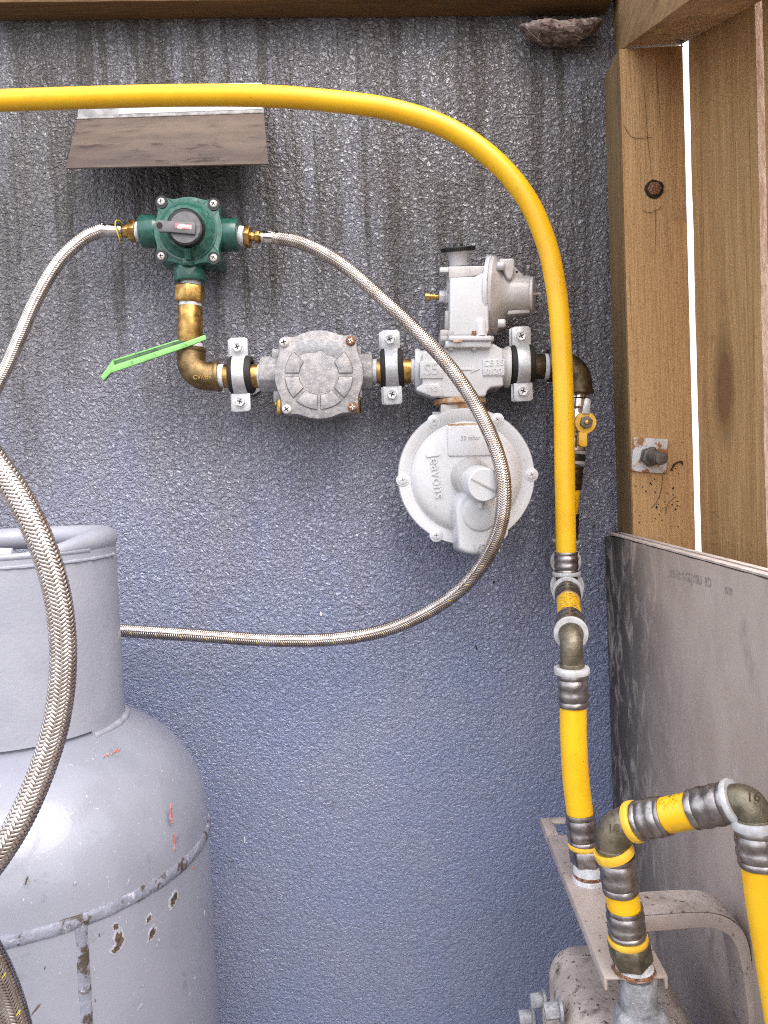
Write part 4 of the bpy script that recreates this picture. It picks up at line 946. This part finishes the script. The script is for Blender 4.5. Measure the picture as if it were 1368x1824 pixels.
t = thing('ball_valve', 'small steel ball valve with yellow wing handle under the dark elbow', 'valve', P(1030, 755, 0.045))
b = MB(); p, q = P(1029, 702, 0.045), P(1021, 808, 0.045)
b.between(p, q, [(0, 0.0085), (0.06, 0.0086), (0.09, 0.0118), (0.22, 0.0120), (0.25, 0.0095), (0.34, 0.0125), (0.5, 0.0148), (0.64, 0.0128), (0.72, 0.0098), (0.75, 0.0122), (0.94, 0.0122), (0.97, 0.0095), (1, 0.0095)], 28); b.build('valve_body', M_FERR, t, smooth=30)
hc = P(1042, 753, 0.074); k = mpp(0.075)
cyl(t, P(1034, 755, 0.054), hc, 0.006, M_FERR, 'stem')
hd = MB().lathe(hc - NRM * 0.002, NRM, [(0, 19 * k), (0.0035, 19.5 * k), (0.0055, 18.5 * k), (0.006, 10 * k)], 36).build('wing_handle', M_YELB, t)
b = MB(); b.plate([(1036, 737), (1041, 711), (1045, 708), (1051, 710), (1053, 714), (1051, 738)], 0.0795, 0.004); b.build('worn_wing', M_ZINC, hd, bevel=0.0012)
b = MB(); b.plate([(1031, 770), (1047, 770), (1046, 794), (1043, 797), (1033, 795), (1030.5, 790)], 0.0795, 0.010); b.build('wing', M_YELB, hd, bevel=0.0014)
hexnut(t, hc + NRM * 0.0040, NRM, 11.5 * k, 0.0036, M_BOLT, 'handle_nut', twist=0.25)
cyl(t, hc + NRM * 0.0076, hc + NRM * 0.0098, 4 * k, M_BRASS, 'stem_end', n=16)

t = thing('back_gas_line', 'short dark fitted gas pipe half hidden behind the long yellow pipe', 'pipe', P(1012, 900, 0.045))
P1, P2, P3, P4, P5 = P(1021, 807, 0.045), P(1019, 830, 0.045), P(1016, 872, 0.045), P(1012, 915, 0.045), P(1009, 962, 0.045)
ring(t, P(1021, 806, 0.045), P2 - P1, 0.006, 0.0128, 0.0036, M_WRING); cyl(t, P(1021, 808.5, 0.045), P(1020, 821, 0.045), 0.0130, M_BLACK, 'hex_adaptor'); ring(t, P(1020, 824, 0.045), P2 - P1, 0.006, 0.0126, 0.0036, M_WRING)
sleeve(t, P2, P3, 0.0111, M_BRONZE); cyl(t, P3, P4, 0.0100, M_YEL, 'pipe'); sleeve(t, P4, P5, 0.0111, M_BRONZE)
ring(t, P(1008, 964, 0.045), P5 - P4, 0.008, 0.0145, 0.003, M_WRING)
bend(t, P(1008, 966, 0.045), P(1008, 998, 0.045), P(1008, 998, 0.066), 0.0105, M_BRONZE, 'elbow', 12)
ring(t, P(1008, 1000, 0.066), NRM, 0.010, 0.0158, 0.003, M_WRING)
cyl(t, P(1008, 1001, 0.067), P(1009, 1012, 0.078), 0.0104, M_YEL, 'pipe')

# ================================================================== LONG YELLOW PIPE
t = thing('yellow_pipe', 'long bright yellow gas pipe arching from the left edge down to a joint', 'pipe', P(700, 195, 0.09))
py_ = [P(-160, 182, 0.10), P(0, 179, 0.10), P(150, 174, 0.10), P(320, 170, 0.098), P(470, 171, 0.096), P(600, 181, 0.094), P(705, 197, 0.092), P(800, 230, 0.091), P(880, 285, 0.090), P(938, 354, 0.090), P(972, 430, 0.090),
       P(990, 510, 0.090), P(999, 600, 0.090), P(1004, 720, 0.090), P(1006, 850, 0.090), P(1008.5, 984, 0.090)]
MB().tube(catmull(py_, 10), 0.0100, 28).build('pipe', M_YEL, t)
sleeve(t, P(1009, 1020, 0.090), P(1008.5, 983, 0.090), 0.0111)
ring(t, P(1009.5, 1022, 0.090), (0, 0, 1), 0.008, 0.0142, 0.004, M_WRING)

# tee joint and the stub towards the viewer
zt_ = P(1011, 1048, 0.09)
t = thing('pipe_joint', 'bronze joint with yellow stub pipe and elbow coming forward off the panel', 'pipe', zt_)
fz = P(1017, 1128, 0.250); j0 = P(1010, 1042, 0.085)
fdir = (fz - j0).normalized()
cyl(t, P(1009, 1022, 0.09), P(1010, 1045, 0.09), 0.0098, M_BRONZE, 'tee_neck')
bend(t, P(1009.5, 1026, 0.09), P(1010.5, 1044, 0.09), P(1010.5, 1044, 0.09) + fdir * 0.02, 0.0112, M_BRONZE, 'tee', 12)
ring(t, j0 + fdir * 0.006, fdir, 0.009, 0.0168, 0.004, M_WRING); ring(t, j0 + fdir * 0.030, fdir, 0.009, 0.0150, 0.004, M_WRING)
L_ = (fz - j0).length
sleeve(t, j0 + fdir * 0.031, j0 + fdir * 0.070, 0.0112); MB().between(j0 + fdir * 0.06, j0 + fdir * (L_ - 0.03), [(0, 0.0102), (1, 0.0102)], 36).build('pipe', M_YEL, t)
sleeve(t, j0 + fdir * (L_ - 0.002), j0 + fdir * (L_ - 0.040), 0.0111)
ring(t, fz, fdir, 0.009, 0.0136, 0.0055, M_WRING)
dn = P(1019, 1192, 0.262)
bend(t, fz + fdir * 0.001, fz + fdir * 0.0155, dn, 0.0089, M_OLIVE, 'elbow', 16, rr=0.0125)
ring(t, fz + fdir * 0.004, fdir, 0.006, 0.0098, 0.0025, M_OLIVE, 'elbow_band'); ring(t, dn + Vector((0, 0, 0.0035)), (0, 0, 1), 0.006, 0.0098, 0.003, M_OLIVE, 'elbow_band')

# drop pipe to the meter bar
ZP = 0.980; 
t = thing('yellow_drop_pipe', 'short thick yellow pipe dropping to the rear hole of the beige bar', 'pipe', PZ(1050, 1572, ZP))
r0 = PZ(1049, 1568, ZP); q = lambda px, py, f: P(px, py, 0.262 + (D - 0.262 - (r0.y - CAM.y)) * f)
ring(t, q(1018.5, 1194, 0), (0, 0, 1), 0.008, 0.0138, 0.0050, M_WRING)
sleeve(t, q(1019, 1201, 0), q(1021, 1258, 0.05), 0.0112)
pp = [q(1020.5, 1250, 0.05), q(1022, 1320, 0.1), q(1026, 1390, 0.2), q(1034, 1455, 0.4)]
MB().tube(catmull(pp, 8), 0.01035, 32).build('pipe', M_YEL, t)
sleeve(t, q(1039, 1503, 0.6), q(1033, 1448, 0.4), 0.0111)
hz = Vector((0.02, 0, 1)).normalized()
c = q(1040, 1505, 0.7); ring(t, c, hz, 0.007, 0.0124, 0.0036, M_YELB)
hexnut(t, Vector((r0.x, r0.y, ZP + 0.0135)), (c - r0), 0.0138, c.z - ZP - 0.0150, M_SLEEVE, 'hex_adaptor', twist=0.25)
b = MB(); b.lathe(r0, (0, 0, 1), [(0, 0.0125), (0.003, 0.0125), (0.0034, 0.0112), (0.006, 0.0112), (0.0064, 0.0118), (0.0145, 0.0116)], 32); b.build('threaded_stub', M_TAPE, t)
b = MB(); b.lathe(r0 + Vector((0, 0, 0.0034)), (0, 0, 1), [(0, 0.0112), (0.0006, 0.0119), (0.0022, 0.0119), (0.0028, 0.0112)], 32, cap0=False, cap1=False); b.build('rust_band', M_RUST, t)

# ================================================================== BEIGE METER BAR, ARM, METER
t = thing('meter_bar', 'beige steel channel bar running towards the viewer under both pipe ends', 'bracket', (0.132, -0.27, ZP))
X0, X1, Y0, Y1 = 0.1128, 0.1530, -(D - 0.704), -(D - 0.4755)
b = MB()
prof = [(X0, ZP - 0.009), (X0, ZP), (X1, ZP), (X1, ZP - 0.009), (X1 - 0.0024, ZP - 0.009), (X1 - 0.0024, ZP - 0.0024), (X0 + 0.0024, ZP - 0.0024), (X0 + 0.0024, ZP - 0.009)]
ys = Y0 - 0.034
b.extrude([(x, ys, z) for x, z in prof], (0, Y1 - ys, 0))
# rear part carries a slot: two side rails and an end strip
b.build('channel', M_BEIGE, t, bevel=0.0012)
sx0, sx1 = X0 + 0.010, X1 - 0.010
b = MB(); b.box((X0, ys + 0.0001, ZP - 0.0024), (sx0, Y0, ZP)); b.box((X0, ys + 0.0001, ZP - 0.009), (X0 + 0.0024, Y0, ZP - 0.0026)); b.build('side_rail', M_BEIGE, t, bevel=0.0006)
b = MB(); b.box((sx1, ys + 0.0001, ZP - 0.0024), (X1, Y0, ZP)); b.build('side_rail', M_BEIGE, t, bevel=0.0006)
b = MB(); b.box((sx0 - 0.0004, Y0 - 0.010, ZP - 0.0024), (sx1 + 0.0004, Y0, ZP)); b.build('end_strip', M_BEIGE, t, bevel=0.0006)
c = PZ(1130, 1728, ZP)
b = MB(); n = 40
b.lathe(c + Vector((0, 0, 0.0004)), (0, 0, 1), [(0, 0.0138), (0.0003, 0.0130)], n)
for i, v in enumerate(b.v): v += (v - c) * 0.10 * mnoise.noise((v - c) * 90)
b.build('rust_stain', mat('rust_stain', (0.17, 0.085, 0.045), 0.8, c2=(0.36, 0.27, 0.21), sc=160), t)

t = thing('outlet_pipe', 'crimped pipe with two elbows rising from the front hole of the bar', 'pipe', c)
fd = lambda px, py, d: P(px, py, d)
df = c.y * -1
b = MB(); b.lathe(c, (0, 0, 1), [(0, 0.0120), (0.0025, 0.0120), (0.003, 0.0108), (0.010, 0.0108)], 32); b.build('threaded_stub', M_TAPE, t)
ring(t, c + Vector((0, 0, 0.0012)), (0, 0, 1), 0.0105, 0.0128, 0.0022, M_RUST, 'rust_band')
h0, h1 = P(1126, 1712, df + 0.001), P(1119, 1674, df + 0.003)
hexnut(t, h0, h1 - h0, 0.0135, (h1 - h0).length, M_OLIVE, 'hex_adaptor', twist=0.15)
s1, s2, s3, s4, s5 = P(1118.5, 1671, df + 0.003), P(1112, 1614, df + 0.004), P(1106, 1586, df + 0.005), P(1098, 1522, df + 0.006), P(1094, 1512, df + 0.006)
ring(t, s1, s2 - s1, 0.007, 0.0126, 0.0040, M_YELB)
sleeve(t, P(1117.5, 1665, df + 0.003), s2, 0.0111); MB().between(P(1114, 1630, df + 0.004), P(1104, 1570, df + 0.005), [(0, 0.0103), (1, 0.0103)], 32).build('pipe', M_YEL, t); sleeve(t, s4, s3, 0.0111)
ring(t, P(1093.5, 1517, df + 0.006), s5 - s4, 0.007, 0.0126, 0.0056, M_YELB)
E1 = P(1091, 1473, df + 0.0065); e1 = P(1128, 1464, df + 0.010); e2 = P(1306, 1428, df + 0.048)
bend(t, P(1093, 1512, df + 0.006), E1, e1, 0.0105, M_OLIVE, 'elbow', 16, rr=0.0105)
ring(t, P(1092.5, 1509, df + 0.006), E1 - s5, 0.006, 0.0112, 0.003, M_OLIVE, 'elbow_band')
lk = (e2 - e1).normalized(); LL = (e2 - e1).length
ring(t, e1 + lk * 0.001, lk, 0.007, 0.0126, 0.0050, M_YELB)
sleeve(t, e1 + lk * 0.004, e1 + lk * LL * 0.355, 0.0111); MB().between(e1 + lk * LL * 0.3, e1 + lk * LL * 0.68, [(0, 0.0104), (1, 0.0104)], 32).build('pipe', M_YEL, t); sleeve(t, e1 + lk * (LL - 0.002), e1 + lk * LL * 0.62, 0.0111)
ring(t, e2, lk, 0.007, 0.0128, 0.0036, M_WRING)
E2 = P(1338, 1421, df + 0.055); e3 = P(1344, 1463, df + 0.056)
bend(t, e2 + lk * 0.001, E2, e3, 0.0094, M_OLIVE, 'elbow', 16, rr=0.0105)
ring(t, P(1343.5, 1459, df + 0.056), e3 - E2, 0.006, 0.0106, 0.003, M_OLIVE, 'elbow_band')
text('18', P(1093, 1477, df + 0.0175), (1, 0, 0), (0, 0, 1), 0.008, 0.0004, M_OLIVE, t); text('16', P(1342, 1420, df + 0.0655), (1, 0, 0), (0, 0, 1), 0.008, 0.0004, M_OLIVE, t)

t = thing('yellow_outlet_pipe', 'yellow pipe running down the right edge from the upper elbow', 'pipe', e3)
ring(t, P(1345, 1466, df + 0.056), e3 - E2, 0.007, 0.0128, 0.0050, M_WRING)
sleeve(t, P(1346, 1474, df + 0.056), P(1354, 1541, df + 0.057), 0.0111)
MB().tube(catmull([P(1353, 1535, df + 0.057), P(1362, 1600, df + 0.058), P(1378, 1700, df + 0.060), P(1398, 1824, df + 0.064), P(1412, 1900, df + 0.066)], 8), 0.0103, 32).build('pipe', M_YEL, t)

# support arm bent from flat bar
ZA = 1.0035; t = thing('support_arm', 'beige bent support arm with rusty speckled top beside the bar', 'bracket', (0.18, -0.34, ZA))
LA0, LA1 = 0.507, 0.536
outer = [PZ(1130, 1630, ZA)]; yv0 = -(D - LA0)
def pa(px, py): return P(px, py, D - LA0)
top = [pa(1128, 1634), pa(1180, 1630), pa(1225, 1627), pa(1262, 1627), pa(1290, 1633), pa(1312, 1646), pa(1327, 1664), pa(1336, 1690), pa(1342, 1730), pa(1350, 1790), pa(1356, 1860)]
bot = [pa(1128, 1663), pa(1180, 1659), pa(1225, 1655), pa(1262, 1654), pa(1284, 1659), pa(1301, 1670), pa(1313, 1690), pa(1319, 1712), pa(1325, 1745), pa(1332, 1800), pa(1337, 1860)]
top, bot = catmull(top, 4), catmull(bot, 4); dv = Vector((0, LA1 - LA0, 0)); n = len(top)
vs_ = [x for i in range(n) for x in (top[i], top[i] + dv, bot[i] + dv, bot[i])]
fs = [(i * 4 + j, i * 4 + (j + 1) % 4, i * 4 + 4 + (j + 1) % 4, i * 4 + 4 + j) for i in range(n - 1) for j in range(4)] + [(3, 2, 1, 0), (4 * n - 4, 4 * n - 3, 4 * n - 2, 4 * n - 1)]
arm = MB().add(vs_, fs).build('bent_bar', M_BEIGE, t, bevel=0.0012)
m_ = 22; b = MB(); vs_ = []
for i in range(m_):
    p = top[i]; nrm_ = (top[min(i + 1, n - 1)] - top[max(i - 1, 0)]).cross(Vector((0, 1, 0))).normalized(); nrm_ = nrm_ if nrm_.z > 0 else -nrm_
    for f_ in np.linspace(0.02, 0.98, 12):
        vs_.append(p + dv * f_ + nrm_ * (0.0004 + 0.0006 * abs(mnoise.noise(Vector((i * 0.9, f_ * 9, 2))))))
fs = [(i * 12 + j, i * 12 + j + 1, i * 12 + 13 + j, i * 12 + 12 + j) for i in range(m_ - 1) for j in range(11)]
b.add(vs_, fs); b.build('rust_crust', M_DIRTY, t)
b = MB(); b.plate([(1300, 1650), (1322, 1655), (1332, 1870), (1308, 1870)], D - 0.545, 0.004); b.build('rear_leg', M_BEIGE, t, bevel=0.0008)

# meter under the bar
t = thing('gas_meter', 'dirty beige gas meter casing partly seen below the channel bar', 'meter', (0.142, -0.32, 0.6))
b = MB(); b.box((0.097, -(D - 0.415), 0.62), (0.186, -(D - 0.612), 0.926)); b.build('casing', M_DIRTY, t, bevel=0.024, seg=7)
b = MB(); b.box((0.092, -(D - 0.425), 0.62), (0.0995, -(D - 0.600), 0.876)); b.build('casing_flange', M_DIRTY, t, bevel=0.003, seg=3)
for px, py in ((958, 1782), (938, 1812), (985, 1800)):
    cc = PX(px, py, 0.090 if px > 950 else 0.082)
    b = MB(); b.lathe(cc, (1, 0, 0.1), [(-0.006, 0.0062), (0.004, 0.0062), (0.005, 0.005)], 6, twist=0.3); b.lathe(cc + Vector((0.004, 0, 0)), (1, 0, 0), [(0, 0.0085), (0.0025, 0.0085)], 20); b.build('flange_bolt', M_GALVR, t, bevel=0.0008)
b = MB(); uc = PZ(1143, 1790, 0.958)
b.lathe(Vector((c.x + 0.003, c.y - 0.002, 0.925)), (0, 0, 1), [(0, 0.0175), (0.010, 0.0185), (0.026, 0.0178), (0.031, 0.0155), (0.031, 0.012)], 8, twist=0.3); b.build('union_nut', M_GALVR, t, bevel=0.002, seg=3)
cyl(t, Vector((c.x + 0.002, c.y - 0.001, 0.95)), Vector((c.x + 0.002, c.y - 0.001, ZP - 0.0026)), 0.0115, M_GALVR, 'union_tail')

# ================================================================== GAS CYLINDER
AX, AD, CR = -0.3480, 0.192, 0.155
ay = -AD
t = thing('gas_cylinder', 'silver grey gas cylinder with tall collar standing at the left', 'cylinder', (AX, ay, 0))
o = Vector((AX, ay, 0)); zax = Vector((0, 0, 1))
zs_ = 0.985
prof = [(0.03, 0.11), (0.0, 0.115)] if False else [(0.02, CR * 0.8), (0.05, CR), (zs_, CR)]
for i in range(1, 25):
    a = math.pi / 2 * i / 24; prof.append((zs_ + 0.012 + 0.116 * math.sin(a), max(0.001, CR * math.cos(a) ** 0.92)))
b = MB(); b.lathe(o, zax, prof, 96); b.build('shell', M_CYL, t, smooth=60)
MB().lathe(o, zax, [(0.0, 0.13), (0.0, 0.135), (0.045, 0.135), (0.045, 0.13)], 64, cap0=False, cap1=False).build('foot_ring', M_CYL, t)
def arc(r, z, a0, a1, n=60, f=lambda a: 0.0):
    return [o + zax * (z + f(a)) + Vector((math.cos(a) * r, math.sin(a) * r, 0)) for a in (a0 + (a1 - a0) * i / n for i in range(n + 1))]
b = MB(); pts = arc(CR + 0.0003, zs_, 0, 2 * math.pi, 240); b.tube(pts, [0.0052 + 0.0010 * mnoise.noise(p * 120) for p in pts], 12, cap=False)
for v in b.v:
    q_ = Vector((v.x - AX, v.y - ay, 0)); v -= q_.normalized() * (q_.length - CR) * 0.62
b.build('girth_weld', M_WELD, t)
# vertical weld
p0 = P(146, 1648, 0.36); p1 = P(160, 1900, 0.36)
def on_shell(px, py, rr=CR):
    r = ray(px, py); dx, dy = r.x, r.y; ox, oy = CAM.x - AX, CAM.y - ay
    A_, B_, C_ = dx * dx + dy * dy, 2 * (ox * dx + oy * dy), ox * ox + oy * oy - rr * rr
    s_ = (-B_ - math.sqrt(max(0, B_ * B_ - 4 * A_ * C_))) / (2 * A_); return CAM + r * s_
p0 = on_shell(144, 1648); p1 = Vector((p0.x, p0.y, 0.3)); pts = [p0 + (p1 - p0) * i / 80 for i in range(81)]
pts = [p for p in pts if p.z < zs_ - 0.002]
b = MB(); b.tube(pts, [0.0045 + 0.0006 * mnoise.noise(p * 150) for p in pts], 8)
for v in b.v:
    q_ = v - o; rr = Vector((q_.x, q_.y, 0)); rl = rr.length; v -= rr.normalized() * (rl - CR) * 0.65
b.build('vertical_weld', M_WELD, t)
# collar
RC = 0.0860; zc0, zc1 = 1.098, 1.2545; th = 0.0035
fp = on_shell(165, 1300, RC); FOOT = math.atan2(fp.y - ay, fp.x - AX)
b = MB(); n = 180; vs_, fs = [], []
for i in range(n):
    a = 2 * math.pi * i / n
    a2 = (a + math.pi) % (2 * math.pi) - math.pi; zb = zc0 - 0.010 if not (R(-118) < a2 < FOOT) else zc0 + 0.0015
    for r_, z in ((RC, zb), (RC, zc1 - 0.003), (RC - th, zc1 - 0.003), (RC - th, zb)): vs_.append(o + zax * z + Vector((math.cos(a) * r_, math.sin(a) * r_, 0)))
a_open = (R(100), R(260))
for i in range(n):
    i2 = (i + 1) % n
    for j in range(4): fs.append((i * 4 + j, i2 * 4 + j, i2 * 4 + (j + 1) % 4, i * 4 + (j + 1) % 4))
# cut the hand opening out of the far wall: drop its top edge
for i in range(n):
    a = 2 * math.pi * i / n
    if R(18) < a < R(162):
        for j in (1, 2): vs_[i * 4 + j] = vs_[i * 4 + j] - zax * 0.045
b.add(vs_, fs); b.build('collar', M_COLLAR, t, smooth=45)
pts = arc(RC - 0.0085, zc1 + 0.003, R(-62), R(242), 140)
rr_ = []
for i, p in enumerate(pts):
    e_ = min(i, 140 - i) / 140; e_ = min(1, e_ / 0.20); e_ = e_ * e_ * (3 - 2 * e_); rr_.append(0.0026 + 0.0080 * e_); k_ = (RC - 0.0018 - (RC - 0.0085)) * (1 - e_); q_ = Vector((p.x - AX, p.y - ay, 0)).normalized(); p += q_ * k_ - zax * (0.0058 * (1 - e_))
b = MB(); b.tube(pts, rr_, 18); b.build('handle_ring', M_COLLAR, t)
b = MB(); pts = arc(RC + 0.0002, zc1 - 0.011, R(-140), R(5), 90); b.tube(pts, [0.0016 + 0.0012 * mnoise.noise(p * 160) for p in pts], 8); b.build('collar_weld', M_COLLAR, t)
pts = arc(RC - 0.0018, zc1 - 0.0030, R(-150), R(-20), 70); b = MB(); b.tube(pts, 0.0030, 10); b.build('collar_lip', M_COLLAR, t)
pts = arc(RC + 0.0005, zc0 - 0.0035, FOOT, R(30), 60); b = MB(); b.tube(pts, [0.0034 + 0.0010 * mnoise.noise(p * 110) for p in pts], 10); b.build('collar_foot_weld', M_COLLAR, t)
# valve stub standing inside the collar
MB().lathe(o + Vector((0, 0, 1.10)), zax, [(0, 0.022), (0.05, 0.022), (0.055, 0.014), (0.10, 0.014)], 24).build('cylinder_valve', M_BRASS, t)
b = MB(); b.plate([(-60, 975), (19, 977), (19, 1001), (-60, 1006)], 0.215, 0.004); b.build('white_tag', M_LABEL, t, bevel=0.0005)
# chips and scuffs
def patch(px, py, r_, m, name, off=0.0004, stretch=1.0, ang=0.0, n=22, rough=0.45, shell=on_shell):
    c_ = shell(px, py); nn_ = Vector((c_.x - AX, c_.y - ay, 0)).normalized(); tt = Vector((0, 0, 1)).cross(nn_)
    pts = []
    for i in range(n):
        a = 2 * math.pi * i / n; rr = r_ * (1 + rough * mnoise.noise(Vector((math.cos(a) * 2 + px, math.sin(a) * 2 + py, 1))))
        x, z = math.cos(a) * rr, math.sin(a) * rr * stretch
        x, z = x * math.cos(ang) - z * math.sin(ang), x * math.sin(ang) + z * math.cos(ang)
        pts.append(c_ + tt * x + Vector((0, 0, z)) + nn_ * (off - x * x / (2 * CR)))
    b = MB(); b.extrude(pts, nn_ * -0.0009); return b.build(name, m, t, smooth=0)
for px, py, r_, st_, ang in ((212, 1673, 0.0036, 1.9, 0.1), (270, 1663, 0.0028, 1.7, -0.6), (309, 1601, 0.0036, 1.6, -0.7), (264, 1637, 0.0020, 1.6, -0.7), (148, 1712, 0.0020, 2.2, 0.0), (206, 1650, 0.0022, 1.3, 0.3), (206, 1690, 0.0040, 0.6, 0.0)):
    e_ = patch(px, py, r_ * 1.35, M_CHIPE, 'chip_edge', 0.0004, st_, ang)
    patch(px, py, r_ * 0.82, M_CHIP, 'paint_chip', 0.0008, st_, ang, rough=0.7)
for px, py, r_, st_, ang in ((305, 1450, 0.0013, 6.0, -0.06), (311, 1500, 0.0008, 8.0, -0.03), (345, 1545, 0.0008, 4.5, 1.2)):
    patch(px, py, r_, M_REDMARK, 'red_scuff', 0.0004, st_, ang, rough=1.0)
for k_ in range(20):
    px, py = random.uniform(40, 372), random.uniform(1560, 1815)
    patch(px, py, random.uniform(0.0003, 0.0008), random.choice((M_CHIPE, M_CHIPE, M_CHIPE, M_CHIP)), 'scratch', 0.0004, random.uniform(1, 5), random.uniform(-1.2, 0.4), n=9, rough=0.8)
def on_dome(px, py):
    r = ray(px, py); s_ = 0.45
    for _ in range(400):
        p = CAM + r * s_; rr = math.hypot(p.x - AX, p.y - ay); h = p.z - (zs_ + 0.012)
        if rr < CR and h < 0.116 * math.sin(math.acos(min(1, (rr / CR) ** (1 / 0.92)))): break
        s_ += 0.001
    return CAM + r * (s_ - 0.001)
for k_ in range(7):
    x = 184 + k_ * 4.6 + random.uniform(-1, 1); y = 1346 - k_ * 1.6
    a_, z_ = on_dome(x, y + random.uniform(2, 6)), on_dome(x + 3.5, y - random.uniform(2, 6))
    b = MB(); b.tube([a_, (a_ + z_) / 2 + NRM * 0.0002, z_], [0.0002, 0.0007 * random.uniform(0.5, 1.2), 0.0002], 5); b.build('red_scuff', M_REDMARK, t)
